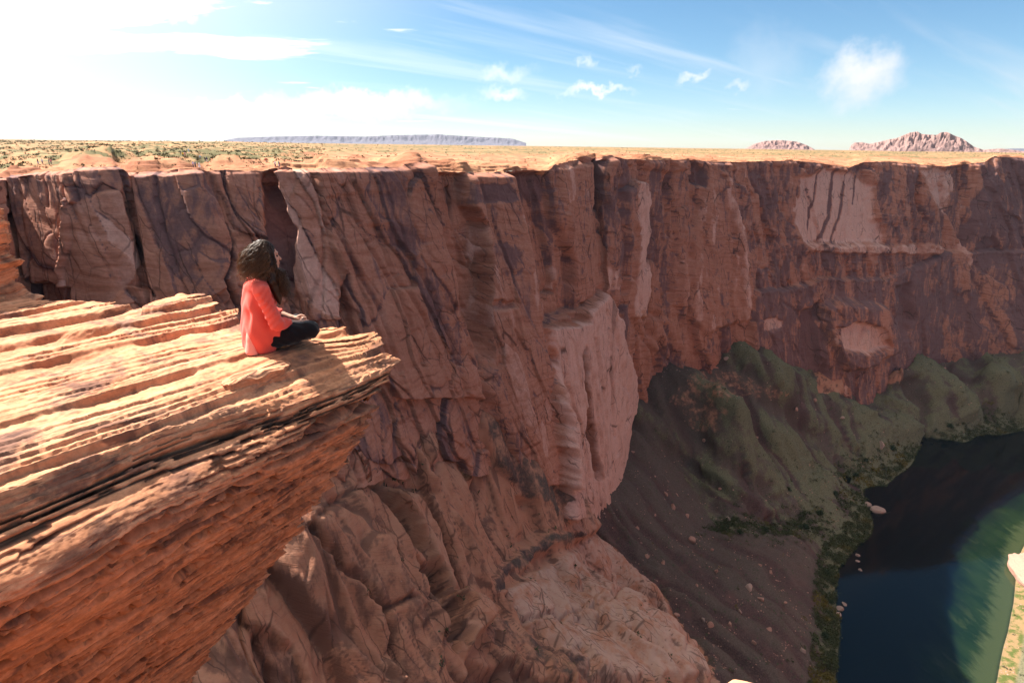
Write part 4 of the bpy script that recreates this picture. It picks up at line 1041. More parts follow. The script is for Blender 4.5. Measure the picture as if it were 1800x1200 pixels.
HC = np.array([-.020, 0.0, .735])                                      # centre of the skull
def body_sdf(X, Y, Z):
    d = s_ell(X, Y, Z, HC + (-.012, 0, .018), (.092, .072, .098))
    d = smin(d, s_ell(X, Y, Z, HC + (.030, 0, -.045), (.060, .054, .072)), .03)          # face and jaw
    d = smin(d, s_ell(X, Y, Z, HC + (.066, 0, -.092), (.020, .024, .020)), .022)          # chin
    d = smin(d, s_cap(X, Y, Z, HC + (.080, 0, .004), HC + (.103, 0, -.030), .007, .0125), .012)   # nose
    d = smin(d, s_ell(X, Y, Z, HC + (.073, 0, .022), (.018, .045, .012)), .012)           # brow
    d = smin(d, s_ell(X, Y, Z, HC + (.083, 0, -.060), (.011, .022, .010)), .010)          # mouth
    for s_ in (-1, 1):
        d = smin(d, s_ell(X, Y, Z, HC + (.055, s_ * .038, -.026), (.026, .022, .022)), .012)   # cheeks
        d = np.maximum(d, -s_ell(X, Y, Z, HC + (.090, s_ * .033, .000), (.016, .017, .010)))     # eye sockets
        d = smin(d, s_ell(X, Y, Z, HC + (-.015, s_ * .074, -.012), (.020, .009, .032)), .008)    # ears
    d = smin(d, chain(X, Y, Z, [((-.075, 0, .665), .052), ((-.110, 0, .545), .056)]), .03)         # neck
    d = smin(d, chain(X, Y, Z, [((-.115, 0, .50), .085), ((-.115, 0, .36), .088), ((-.125, 0, .22), .090), ((-.13, 0, .10), .105)]), .04)
    for s_ in (-1, 1):
        d = smin(d, chain(X, Y, Z, [((-.115, s_ * .06, .52), .055), ((-.12, s_ * .165, .500), .052)]), .03)
        sh, el, wr = np.array((-.115, s_ * .185, .490)), np.array((-.050, s_ * .255, .250)), np.array((.135, s_ * .095, .185))
        d = smin(d, chain(X, Y, Z, [(sh, .045), (el, .036), (el + (wr - el) * .3, .037), (wr, .024)], .02), .02)
        hip, kn, an = np.array((-.12, s_ * .095, .095)), np.array((.215, s_ * .235 + .02, .120 - .03 * s_)), np.array((.100, -s_ * .075, .050 + .03 * (s_ < 0)))
        d = smin(d, chain(X, Y, Z, [(hip, .088), (kn, .058), (kn + (an - kn) * .35, .052), (an, .034)], .03), .02)
        toe = an + np.array((-.06, -s_ * .07, -.008))
        d = smin(d, chain(X, Y, Z, [(an, .034), (toe, .024)], .02), .02)
        # hand resting in the lap: palm, four curled fingers, thumb
        palm = wr + np.array((.055, -s_ * .040, -.012))
        d = smin(d, s_cap(X, Y, Z, wr, palm, .021, .026), .012)
        for fi, (off, ln) in enumerate(((-.024, .060), (-.008, .070), (.008, .066), (.024, .052))):
            b0 = palm + np.array((.018, s_ * (.020 + off * .3), -off * .6)); b1 = b0 + np.array((ln * .55, -s_ * ln * .45, -.010)); b2_ = b1 + np.array((.006, -s_ * .020, -.024))
            d = np.minimum(d, smin(s_cap(X, Y, Z, b0, b1, .0090, .0082), s_cap(X, Y, Z, b1, b2_, .0082, .0070), .003))
        t0 = palm + np.array((-.012, s_ * .006, .022)); d = smin(d, chain(X, Y, Z, [(t0, .011), (t0 + (.030, -s_ * .018, .014), .010), (t0 + (.052, -s_ * .036, .010), .008)], .004), .004)
    return d
def legging_sdf(X, Y, Z):
    d = s_ell(X, Y, Z, (-.12, 0, .095), (.125, .185, .100))
    for s_ in (-1, 1):
        hip, kn, an = np.array((-.12, s_ * .100, .098)), np.array((.215, s_ * .235 + .02, .120 - .03 * s_)), np.array((.100, -s_ * .075, .050 + .03 * (s_ < 0)))
        d = smin(d, chain(X, Y, Z, [(hip, .098), (hip + (kn - hip) * .55, .084), (kn, .066), (kn + (an - kn) * .35, .060), (an, .040)], .03), .03)
    d += .004 * np.sin(X * 70 + Y * 40 + Z * 50) * np.sin(Y * 60 - Z * 30)
    return np.maximum(d, -Z + .003)
def cardigan_sdf(X, Y, Z):
    wr = .007 * np.sin(Z * 26 + X * 30 + 3 * np.sin(Y * 17)) * np.sin(Y * 30 + X * 18)
    d = chain(X, Y, Z, [((-.118, 0, .515), .082), ((-.120, 0, .40), .112), ((-.130, 0, .25), .110), ((-.150, 0, .12), .118)], .04)
    yy = Y * .66
    d = np.minimum(d, chain(X, yy, Z, [((-.118, 0, .485), .105), ((-.120, 0, .38), .116), ((-.130, 0, .24), .116), ((-.155, 0, .10), .126)], .04))
    for s_ in (-1, 1):
        d = smin(d, chain(X, Y, Z, [((-.115, s_ * .06, .535), .055), ((-.118, s_ * .170, .500), .060)]), .03)
        sh, el, wr_ = np.array((-.115, s_ * .190, .490)), np.array((-.050, s_ * .262, .255)), np.array((.135, s_ * .095, .185))
        fold = .0035 * np.sin((Z - .6 * X) * 110 + 2 * np.sin(X * 30)) 
        d = smin(d, chain(X, Y, Z, [(sh, .058), (el + (sh - el) * .25, .056), (el, .055), (el + (wr_ - el) * .52, .046)], .02) + fold, .025)
        # side panel falling over the hip to the rock
        pan = s_ell(X, Y, Z, (-.145, s_ * .155, .14), (.105, .058, .20)); d = smin(d, pan, .03)
        d = smin(d, s_cap(X, Y, Z, (-.060, s_ * .175, .20), (-.015, s_ * .195, .115), .050, .030), .03)
    # back panel reaching the rock behind her
    d = smin(d, chain(X, Y * .55, Z, [((-.175, 0, .34), .075), ((-.205, 0, .16), .070), ((-.225, 0, .02), .062)], .03), .04)
    d += wr
    neck = s_cap(X, Y, Z, (-.10, 0, .52), (-.06, 0, .75), .062, .075)
    d = np.maximum(d, -neck)
    opening = np.maximum(np.maximum(np.abs(Y) - (.035 + .12 * np.clip(.45 - Z, 0, 1)), -.105 - X * 0 - X), Z - .56)
    d = np.maximum(d, -np.maximum(opening, -(X + .03)))
    return np.maximum(d, -Z + .001)
pw = led(SEAT_S, SEAT_Q, SEAT_Z)
woman = None
bV, bF = sdf_mesh(body_sdf, (-.36, -.42, -.02), (.40, .42, .88), .0062)
woman = bpy.data.objects.new('person', np_mesh('person', bV, bF, M_SKIN))
link(woman, label='woman with long wavy brown hair sitting cross-legged on the ledge in a coral cardigan', cat='person')
FACE = math.radians(33)
woman.rotation_euler = (0, 0, FACE); woman.location = tuple(pw + np.array([.022, 0, -.022])); woman.scale = (.92, .92, .955)
v_, f_ = sdf_mesh(legging_sdf, (-.36, -.45, -.02), (.40, .45, .30), .007)
link(bpy.data.objects.new('leggings', np_mesh('leggings', v_, f_, M_BLACK)), woman, 'black leggings')
v_, f_ = sdf_mesh(cardigan_sdf, (-.40, -.42, -.02), (.20, .42, .68), .0065)
link(bpy.data.objects.new('cardigan', np_mesh('cardigan', v_, f_, M_CORAL)), woman, 'coral knit cardigan with three quarter sleeves')
v_, f_ = sdf_mesh(lambda X, Y, Z: np.maximum(np.abs(chain(X, Y, Z, [((-.205, -.10, .20), .045), ((-.215, -.12, .12), .050), ((-.232, -.13, .015), .058)])) - .006, np.maximum(-Z + .001, X + .205 + .02 * np.sin(Z * 20))), (-.42, -.30, -.02), (-.20, 0, .40), .006)
link(bpy.data.objects.new('cardigan_hem', np_mesh('cardigan_hem', v_, f_, M_HEM_LIT)), woman, 'turned hem of the cardigan, coloured paler as if sunlit')
for s_ in (-1, 1):
    bm = bmesh.new(); bmesh.ops.create_uvsphere(bm, u_segments=10, v_segments=8, radius=.0105)
    me = bpy.data.meshes.new('eye'); bm.to_mesh(me); bm.free(); me.materials.append(M_EYE)
    o = link(bpy.data.objects.new('eye', me), woman); o.location = tuple(HC + (.074, s_ * .032, .000))
v_, f_ = sdf_mesh(lambda X, Y, Z: np.minimum(s_ell(X, Y, Z, HC + (.091, 0, -.056), (.0075, .020, .0045)), s_ell(X, Y, Z, HC + (.089, 0, -.066), (.0075, .017, .005))), HC + (.07, -.03, -.085), HC + (.11, .03, -.04), .0025)
link(bpy.data.objects.new('lips', np_mesh('lips', v_, f_, M_LIP)), woman)
# hair: a soft mass plus a few hundred wavy locks
def hair_mass(X, Y, Z):
    d = s_ell(X, Y, Z, HC + (-.024, 0, .022), (.101, .086, .108))
    d = smin(d, s_ell(X, Y, Z, HC + (-.060, 0, -.060), (.072, .092, .110)), .04)
    d = smin(d, s_ell(X, Y, Z, HC + (-.080, 0, -.115), (.062, .092, .080)), .04)
    for s_ in (-1, 1):
        d = smin(d, chain(X, Y, Z, [(HC + (.005, s_ * .078, .03), .026), (HC + (.012, s_ * .092, -.08), .036), (HC + (.005, s_ * .105, -.19), .036), (HC + (.030, s_ * .100, -.30), .026), (HC + (.045, s_ * .095, -.37), .012)], .02), .03)
    cut = s_ell(X, Y, Z, HC + (.100, 0, -.028), (.080, .080, .100))
    d = np.maximum(d, -cut)
    return d + .006 * np.sin(Z * 60 + 9 * np.arctan2(Y, X + .06)) * np.sin(np.arctan2(Y, X + .06) * 14)
v_, f_ = sdf_mesh(hair_mass, (-.26, -.20, .33), (.12, .20, .89), .0065)
hair = link(bpy.data.objects.new('hair', np_mesh('hair', v_, f_, M_HAIR, {'tip': sstep(-v_[:, 0], .06, .20) * .8})), woman, 'long wavy dark brown hair with sunlit ends')
LVs, LFs, LT = [], [], []; base = 0
hr = np.random.RandomState(5)
for i in range(1000):
    side = 1 if i % 2 else -1
    phi = hr.uniform(.02, math.pi - .25) if i % 5 else hr.uniform(.02, .7)       # 0 = front temple, pi = back
    up_ = hr.uniform(.15, 1.0)
    root = HC + np.array([-.026 + .100 * math.cos(phi) * math.cos(up_ * 1.3), side * (.084 * math.sin(phi) * math.cos(up_ * 1.2) + .006), .020 + .106 * math.sin(up_ * 1.4)])
    frontish = phi < 1.05
    ln = hr.uniform(.32, .44) if frontish else hr.uniform(.17, .27)
    n_ = 17; t = np.linspace(0, 1, n_)
    outx = (math.cos(phi) * .5 if frontish else math.cos(phi)); 
    px_ = root[0] + np.where(True, (outx * .045 - (.030 if not frontish else -.005)) * np.sin(np.minimum(t * 2.0, 1) * 1.57) * (1 if not frontish else .6), 0) + (.045 * t ** 2 if frontish else -.02 * t)
    py_ = root[1] + side * (.028 + .02 * hr.rand()) * np.sin(np.minimum(t * 1.8, 1) * 1.57)
    pz_ = root[2] - ln * t ** 1.15
    wa, wf, wp = hr.uniform(.008, .026) * (2.0 if i % 9 == 0 else 1), hr.uniform(2.0, 4.2), hr.uniform(0, 6.28)
    amp = np.clip(t * 2, 0, 1) * wa
    px_ = px_ + amp * np.sin(t * wf * 6.28 + wp); py_ = py_ + amp * np.cos(t * wf * 6.28 + wp)
    # keep locks off the face
    fx_ = HC[0] + .040; px_ = np.where((pz_ > HC[2] - .12) & (px_ > fx_) & (pz_ < HC[2] + .055), fx_ + .1 * (px_ - fx_), px_)
    if i % 4 == 0:
        px_ = px_ - hr.uniform(.0, .045) * t * (not frontish) + hr.uniform(-.02, .02) * t; py_ = py_ + side * hr.uniform(0, .03) * t; pz_ = pz_ + hr.uniform(0, .05) * t
    rad_ = (.0026 + .0022 * hr.rand()) * (1 - .75 * t ** 2)
    C_ = np.stack([px_, py_, pz_], 1); a_ = np.arange(4) * 1.5708
    ring = np.stack([np.cos(a_), np.sin(a_), 0 * a_], 1)
    V_ = C_[:, None] + ring[None] * rad_[:, None, None]
    LVs.append(V_.reshape(-1, 3)); LT.append(np.repeat(np.clip(t * .75 + (0.2 if not frontish else -.25) + hr.uniform(-.2, .2), 0, 1), 4))
    ii = base + np.arange(n_ * 4).reshape(n_, 4)
    LFs.append(np.stack([ii[:-1], np.roll(ii[:-1], -1, 1), np.roll(ii[1:], -1, 1), ii[1:]], -1).reshape(-1, 4)); base += n_ * 4
o = link(bpy.data.objects.new('hair_locks', np_mesh('hair_locks', np.concatenate(LVs), np.concatenate(LFs), M_HAIR, {'tip': np.concatenate(LT)})), hair)
o['kind'] = 'stuff'
# ------------------------------------------------------------------ the butte inside the bend, across the river (beyond the right edge of the picture), sunlit
a_ = np.linspace(0, 2 * math.pi, 161)[None]; h_ = np.linspace(0, 1, 70)[:, None]
prof_r = np.interp(h_, [0, .12, .30, .34, .62, .66, .92, 1.0], [262, 232, 205, 198, 188, 182, 172, 2]); prof_z = np.interp(h_, [0, .12, .30, .34, .62, .66, .92, 1.0], [-303, -285, -235, -215, -130, -122, -42, -34])
br = prof_r * (1 + .10 * fbm(np.cos(a_) * 2, np.sin(a_) * 2, 4 + 0 * h_, 4)) + 4 * ridged(a_ * 14, h_ * 1.5, 2.0, 3)
BV = np.stack([585 + br * np.cos(a_), 78 + br * np.sin(a_), prof_z + 3 * fbm(a_ * 8, h_ * 6, 1.0, 3)], -1); BV[:, -1] = BV[:, 0]
structure('butte', np_mesh('butte', BV.reshape(-1, 3), grid_faces(70, 161), M_CLIFF, {'run': 200 * a_ + 0 * h_, 'varnish': np.full(BV[..., 0].shape, -.25), 'pale': np.full(BV[..., 0].shape, .25)}), 'sunlit sandstone butte inside the river bend')

# ------------------------------------------------------------------ far mesas and buttes
def mat_far(name, c1, c2):
    m, b = new_mat(name); g = b.n('ShaderNodeTexCoord').outputs['Object']
    n = b.noise(b.stretch(g, (.006, .006, .05)), 1.0, 6, .65); n2 = b.noise(g, .03, 5, .65)
    finish(b, b.mix(b.math('ADD', b.math('MULTIPLY', n, .6), b.math('MULTIPLY', n2, .4)), c1, c2), .95, b.bump(n2, .8, 10.0), .05); return m
M_FAR = mat_far('distant_red_rock', (.13, .075, .070, 1), (.34, .215, .185, 1)); M_FAR_HAZED = mat_far('haze_tinted_mesa', (.085, .085, .115, 1), (.18, .165, .185, 1))  # mesa rock tinted paler and bluer: distance haze put into its colour
def ridge_line(name, label, pts, D, depth, base, mat, seed, rough, flat=False):
    p = np.array(pts, float); n = int((p[-1, 0] - p[0, 0]) * .8) + 20
    x = np.linspace(p[0, 0], p[-1, 0], n); y = np.interp(x, p[:, 0], p[:, 1])
    cr = at_d(x, y, np.full(n, float(D))); w = np.linspace(-1, 1, 41)[:, None]
    dirn = cr[:, :2] / np.linalg.norm(cr[:, :2], axis=1, keepdims=True)
    X = cr[None, :, 0] + w * depth * dirn[None, :, 0]; Y = cr[None, :, 1] + w * depth * dirn[None, :, 1]
    sh = np.interp(np.abs(w), [0, .25, .40, .50, 1], [1, .97, .62, .45, 0]) if flat else (1 - np.abs(w)) ** .8
    hgt_ = np.maximum(cr[None, :, 2] - base, 1)
    Z_ = base + hgt_ * np.clip(sh + rough * (ridged(X / (depth * .22), Y / (depth * .22), seed, 4) - .6) * (1 - np.abs(w)) * np.minimum(1, np.abs(w) * 5 + .15), 0, 1.05)
    structure(name, np_mesh(name, np.stack([X, Y, Z_], -1).reshape(-1, 3), grid_faces(41, n), mat), label)
ridge_line('mesa', 'long flat blue mesa on the horizon', [(395,247),(415,243),(470,241),(560,239.5),(640,241),(700,238.5),(775,237.5),(800,239.5),(850,242),(900,244.5),(925,252)], 8200, 500, -40, M_FAR_HAZED, 2, .25, True)
ridge_line('hill', 'low pale rocky hill on the horizon', [(1310,262),(1325,254),(1345,249),(1370,247.5),(1400,250),(1418,256),(1432,263)], 4200, 190, -25, M_FAR, 5, .5)
ridge_line('rocky_butte', 'jagged purple red rock butte on the horizon', [(1490,268),(1496,256),(1502,252),(1515,251.5),(1528,254),(1545,251),(1562,247),(1575,245),(1585,241),(1598,236),(1612,233.5),(1620,238),(1632,239),(1645,239.5),(1655,235),(1664,234.5),(1676,240),(1690,245),(1700,251),(1712,259),(1728,264),(1760,262),(1785,265),(1830,270)], 3000, 210, -25, M_FAR, 9, .55)
ridge_line('far_mesa', 'pale blue mesa far behind the butte', [(1740,268),(1752,262.5),(1790,261.5),(1850,262),(1900,270)], 8600, 300, -30, M_FAR_HAZED, 12, .2, True)

# ------------------------------------------------------------------ foliage
def mat_leaf(name, c1, c2, sc=.6):
    m, b = new_mat(name); g = b.n('ShaderNodeTexCoord').outputs['Object']
    n = b.noise(g, sc, 3, .6); n2 = b.noise(g, sc * .12, 3)
    c_ = b.mix(n, c1 + (1,), c2 + (1,)); c_ = b.mix(b.smooth(n2, .52, .68), c_, (c2[0] * 1.5, c2[1] * 1.1, c2[2] * .7, 1))
    p_ = finish(b, c_, .8, None, .1); return m
M_BRUSH = mat_leaf('riverside_leaves', (.024, .038, .018), (.085, .088, .034), .35)
M_TREE = mat_leaf('dark_tree_leaves', (.014, .028, .014), (.040, .060, .026), .8)
M_SAGE = mat_leaf('desert_scrub_leaves', (.034, .040, .022), (.095, .092, .048), .4)
M_DUNE = mat_leaf('dune_scrub_leaves', (.050, .050, .022), (.110, .095, .045), .4)
M_BARK = simple('bark', (.09, .065, .05), .95, .2, 6)
def leaf_cloud(C_, R_, per, rng, size, flat=.7):
    """per leaf-sized triangles spread through each bush's volume"""
    n = len(C_); u = rng.normal(size=(n, per, 3)); u /= np.linalg.norm(u, axis=-1, keepdims=True)
    lump = 1 + .35 * np.sin(u[..., :1] * 5 + C_[:, None, :1]) * np.sin(u[..., 1:2] * 4 + C_[:, None, 1:2])
    rad_ = rng.uniform(.35, 1.0, (n, per, 1)) ** .6 * lump
    P = u * rad_ * R_[:, None, None] * np.array([1, 1, flat]); P[..., 2] = np.abs(P[..., 2] + R_[:, None] * .30)
    P = P + C_[:, None]
    t = rng.normal(size=(n, per, 3, 3)) * (size * R_)[:, None, None, None]
    return (P[:, :, None] + t).reshape(-1, 3), np.arange(n * per * 3).reshape(-1, 3)
def stuff(name, V_, F_, mat, label):
    o = bpy.data.objects.new(name, np_mesh(name, V_, F_, mat, smooth=False)); return link(o, kind='stuff', label=label)
rg_ = np.random.RandomState(21)
# brush along the shore: dense at the water, thinning upslope
seg = np.linalg.norm(np.diff(shore[:, :2], axis=0), axis=1); cum = np.r_[0, np.cumsum(seg)]
def shore_at(s): return np.stack([np.interp(s, cum, shore[:, i]) for i in range(2)], -1)
nsh = 5200
s_ = rg_.uniform(0, cum[-1], nsh); q_ = shore_at(s_)
tn_ = shore_at(np.clip(s_ + 4, 0, cum[-1])) - shore_at(np.clip(s_ - 4, 0, cum[-1])); tn_ /= np.linalg.norm(tn_, axis=1, keepdims=True)
nin = np.stack([tn_[:, 1], -tn_[:, 0]], 1)
_c = shore_at(np.array([cum[-1] * .9]))[0]
if (nin[np.argmax(s_)] @ np.array([1.0, 0])) > 0: nin = -nin                 # landwards
wid = np.interp(s_ / cum[-1], [0, .25, .40, .50, .58, .64, .72, 1], [26, 26, 22, 34, 42, 26, 15, 14])
off = 1.5 + wid * rg_.rand(nsh) ** 1.5
q_ = q_ + nin * off[:, None]
keep = fbm(q_[:, 0] / 13, q_[:, 1] / 13, 2.0, 3) > -.32
q_, off_ = q_[keep], off[keep]
# the thicket in the side gully
gp = at_z(np.array([1250., 1290, 1330, 1370, 1410, 1440]), np.array([942., 938, 938, 935, 925, 905]), np.array([-283., -285, -287, -289, -291, -292]))
i_ = rg_.uniform(0, 5, 700); g0 = np.stack([np.interp(i_, np.arange(6), gp[:, k_]) for k_ in range(2)], -1) + rg_.normal(size=(700, 2)) * np.interp(i_, [0, 5], [5, 10])[:, None]
q_ = np.concatenate([q_, g0]); zq = floor_z(q_[:, 0], q_[:, 1])
ok = zq > -300.2; q_, zq = q_[ok], zq[ok]
C_ = np.c_[q_, zq]; R_ = .8 + 2.4 * rg_.rand(len(C_)) ** 2.2
v_, f_ = leaf_cloud(C_, R_, 34, rg_, .20); stuff('riverside_brush', v_, f_, M_BRUSH, 'dark green and olive brush crowding the river bank')
# scrub on the talus
n_ = 14000; px_, py_ = rg_.uniform(1060, 1800, n_), rg_.uniform(580, 1190, n_)
jj = rg_.randint(0, NA, n_ * 4); ii_ = rg_.randint(0, NRf, n_ * 4)
P_ = GPd[ii_, jj]; pp = project(P_); gm_ = green[ii_, jj]; rk = rock[ii_, jj]; dd = dS[ii_, jj]
m_ = (pp[0] > 560) & (pp[0] < 1810) & (pp[1] > 560) & (pp[1] < 1210) & (P_[:, 2] > -299.5) & (P_[:, 2] < -70)
clus = fbm(P_[:, 0] / 24, P_[:, 1] / 24, 1.0, 3)
pr = np.where(rk > .5, .05, np.clip(gm_, .10, .8) * (.25 + .75 * (clus > -.05)) * np.interp(dd, [0, 40, 120], [1.6, 1.0, .35]))
m_ &= rg_.rand(len(P_)) < pr * np.clip(P_[:, 1] / 420, .2, 1.2)
C_ = P_[m_][:9000]; R_ = .45 + 1.3 * rg_.rand(len(C_)) ** 2
v_, f_ = leaf_cloud(C_, R_, 12, rg_, .34, .8); stuff('talus_scrub', v_, f_, M_SAGE, 'scattered low sage on the talus slopes')
# scrub on the dunes behind the left rim
n_ = 15000; j_ = rg_.randint(0, NCp, n_ * 3); i_ = rg_.randint(40, NPc - 30, n_ * 3)
P_ = PL[i_, j_]; lf = leftness[i_, j_]; r_ = rr[i_]
pr = np.where(lf > .4, sstep(r_, 22, 60) * .9, .14 * sstep(r_, 30, 120)) * (fbm(P_[:, 0] / 30, P_[:, 1] / 30, 4.0, 3) > -.25)
m_ = (rg_.rand(len(P_)) < pr) & (r_ < 1400); C_ = P_[m_][:13000]; R_ = rg_.uniform(.35, .95, len(C_)) * np.interp(r_[m_][:13000], [0, 300, 1400], [.8, 1.0, 2.0])
C_ = C_ + np.c_[rg_.uniform(-1, 1, (len(C_), 2)) * 1.5, np.zeros(len(C_))]
v_, f_ = leaf_cloud(C_, R_, 12, rg_, .36, .7); stuff('dune_scrub', v_, f_, M_DUNE, 'olive desert scrub dotting the pale dunes')

def set_mat(o, m): o.material_slots[0].link = 'OBJECT'; o.material_slots[0].material = m
# single trees on the bank
def tree_meshes(seed):
    r = np.random.RandomState(seed)
    v, f = leaf_cloud(np.array([[0, 0, 1.6], [.9, .5, 1.2], [-.8, .6, 1.3], [.1, -.9, 1.1], [0, .1, 2.6]]), np.array([2.0, 1.5, 1.5, 1.4, 1.2]), 110, r, .14, .85)
    crown = np_mesh('crown', v, f, M_TREE, smooth=False)
    bm = bmesh.new()
    for k_ in range(4):
        d = Vector((math.cos(k_ * 1.7) * .7, math.sin(k_ * 1.7) * .7, 1.6)) if k_ else Vector((0, 0, 2.0))
        g_ = bmesh.ops.create_cone(bm, cap_ends=True, segments=7, radius1=.16, radius2=.06, depth=d.length)
        mt = Matrix.Translation(d / 2) @ d.to_track_quat('Z', 'Y').to_matrix().to_4x4(); bmesh.ops.transform(bm, matrix=mt, verts=g_['verts'])
    tr = bpy.data.meshes.new('trunk'); bm.to_mesh(tr); bm.free(); tr.materials.append(M_BARK)
    return crown, tr
TM = [tree_meshes(s) for s in (3, 4, 5)]
def drop(px, py, z0=-290):
    """point of the canyon floor seen at this place of the photograph"""
    t = np.linspace(.3, 1.6, 1400); r = ray(px, py); P = r[None] * (t * z0 / r[2])[:, None]
    fz = floor_z(P[:, 0], P[:, 1]); hit = np.argmax(P[:, 2] < fz); return P[hit] if P[hit, 2] < fz[hit] else P[len(P) // 2]
for k_, (px, py, sc) in enumerate([(1568,792,1.9),(1520,812,1.5),(1504,838,1.4),(1640,758,1.6),(1668,752,1.8),(1690,746,1.4),(1614,748,1.3),(1385,862,1.2),(1440,905,1.5),(1468,870,1.3),(1415,930,1.5),(1345,935,1.4),(1300,938,1.2),(1452,1010,1.2),(1460,1060,1.0),(1450,1120,1.2),(1720,738,1.3),(1590,770,1.2)]):
    p_ = drop(px, py); cr_, tr_ = TM[k_ % 3]
    r_o = bpy.data.objects.new('riverside_tree', None); link(r_o, label='dark green rounded tree standing on the shaded river bank', cat='tree', group='trees on the shaded river bank')
    r_o.location = tuple(p_ - np.array([0, 0, .2])); r_o.scale = (sc, sc, sc * .9); r_o.rotation_euler = (0, 0, k_ * 1.3)
    link(bpy.data.objects.new('crown', cr_), r_o); link(bpy.data.objects.new('trunk', tr_), r_o)

# ------------------------------------------------------------------ boulders
def mat_boulder(name, c1, c2):
    m, b = new_mat(name); g = b.n('ShaderNodeTexCoord').outputs['Object']
    n = b.noise(g, 1.8, 6, .65); n2 = b.noise(b.stretch(g, (.6, .6, 6)), 1.0, 4)
    finish(b, b.mix(b.math('MULTIPLY_ADD', n2, .4, b.math('MULTIPLY', n, .6)), c1, c2), .92, b.bump(n, .5, .1), .1); return m
M_BOULD = mat_boulder('boulder_sandstone', (.20, .095, .070, 1), (.47, .27, .20, 1)); M_BPALE = mat_boulder('pale_boulder_sandstone', (.22, .145, .115, 1), (.42, .29, .23, 1))
def boulder_mesh(seed):
    r = random.Random(seed); bm = bmesh.new()
    for _ in range(16):
        v = Vector((r.gauss(0, 1), r.gauss(0, 1), r.gauss(0, 1))).normalized() * r.uniform(.85, 1.1)
        bm.verts.new((v.x * 1.15, v.y * .9, v.z * .75))
    h = bmesh.ops.convex_hull(bm, input=bm.verts)
    bmesh.ops.delete(bm, geom=[g for g in h['geom_interior'] if isinstance(g, bmesh.types.BMVert)], context='VERTS')
    bmesh.ops.bevel(bm, geom=bm.edges[:], offset=.10, segments=1, affect='EDGES')
    me = bpy.data.meshes.new('boulder'); bm.to_mesh(me); bm.free(); me.materials.append(M_BOULD); return me
BM_ = [boulder_mesh(s) for s in range(6)]
BL = [(1113,795,9),(1375,804,11),(1181,894,12),(1202,855,9),(1247,638,9),(1276,631,7),(1188,872,8),(1237,775,6),(1365,768,6),(1388,768,6),(1428,811,7),(1432,704,6),(1208,910,11),(1280,913,8),(1137,979,9),(1165,990,8),(1259,1004,7),(1316,1034,11),(1337,1053,9),(1354,1006,7),(1249,1101,12),(1236,1090,7),(1351,1107,9),(1190,1082,8),(1251,967,7),(1411,1145,8),(1335,994,6),(1283,1097,7),(1216,951,13),(1547,785,13),(1762,680,9),(1150,905,7),(1120,930,8),(1300,1075,7),(1225,1030,6),(1380,1060,6),(1325,1130,7),(1060,905,9),(1085,925,8),(1265,860,6),(1330,770,6),(1480,735,6),(1400,720,6),(1150,840,7),(1170,870,8),(1220,880,6),(1590,720,5),(1660,650,6)]
for k_, (px, py, s_) in enumerate(BL):
    p_ = drop(px, py); t_ = np.linalg.norm(p_); R0 = .62 * s_ * t_ / 1000.0 / 1.05
    o = bpy.data.objects.new('boulder', BM_[k_ % 6])
    link(o, label='pale pinkish boulder lighter than the soil of the shaded talus slope' if k_ % 4 == 1 else 'angular red brown sandstone boulder resting on the shaded talus slope', cat='boulder', group='boulders on the talus slopes')
    o.location = tuple(p_ + np.array([0, 0, R0 * .3])); o.scale = (R0, R0, R0); o.rotation_euler = (k_ * .4, k_ * .7, k_ * 1.9)
    if k_ % 4 == 1: set_mat(o, M_BPALE)
for k_, (px, py, s_, z_) in enumerate([(1543,896,20,-299.4),(1525,886,11,-299.6),(1477,1069,11,-299.6),(1484,1061,7,-299.8),(1508,975,7,-299.8),(1508,986,6,-299.8),(1474,1080,9,-299.6),(1512,1001,5,-299.8)]):
    p_ = at_z(px, py, z_); R0 = .55 * s_ * np.linalg.norm(p_) / 1000.0
    o = bpy.data.objects.new('boulder', BM_[(k_ + 2) % 6])
    lab = {0: 'large pale boulder standing clear in the river just off the bank', 1: 'pale boulder at the water edge left of the large one in the river'}.get(k_, 'small boulder wet at the foot in the river shallows')
    link(o, label=lab, cat='boulder', group=None if k_ < 2 else 'boulders in the river shallows')
    o.location = tuple(p_); o.scale = (R0, R0, R0); o.rotation_euler = (.2, .3, k_ * 1.7); set_mat(o, M_BPALE)
# loose stones
jj = rg_.randint(0, NA, 60000); ii_ = rg_.randint(0, NRf, 60000); P_ = GPd[ii_, jj]; pp = project(P_)
pr = np.where(rock[ii_, jj] > .5, .10 * (clus.mean() + .5), .55 * (fbm(P_[:, 0] / 18, P_[:, 1] / 18, 9.0, 3) > .05))
m_ = (pp[0] > 560) & (pp[0] < 1810) & (pp[1] > 560) & (pp[1] < 1210) & (P_[:, 2] > -299.8) & (P_[:, 2] < -70) & (rg_.rand(60000) < pr)
C_ = P_[m_][:7000]; n_ = len(C_); oc = np.array([(1, 0, 0), (-1, 0, 0), (0, 1, 0), (0, -1, 0), (0, 0, .8), (0, 0, -.8)]) 
of = np.array([(0, 2, 4), (2, 1, 4), (1, 3, 4), (3, 0, 4), (2, 0, 5), (1, 2, 5), (3, 1, 5), (0, 3, 5)])
V_ = oc[None] * rg_.uniform(.7, 1.4, (n_, 6, 3)) + rg_.normal(size=(n_, 6, 3)) * .18
V_ = V_ * (rg_.uniform(.18, .6, (n_, 1, 1)) * np.clip(np.linalg.norm(C_, axis=1) / 400, .5, 1.2)[:, None, None]) + C_[:, None]
F_ = (of[None] + 6 * np.arange(n_)[:, None, None]).reshape(-1, 3)
stuff('scree', V_.reshape(-1, 3), F_, M_BOULD, 'loose stones scattered over the slopes')
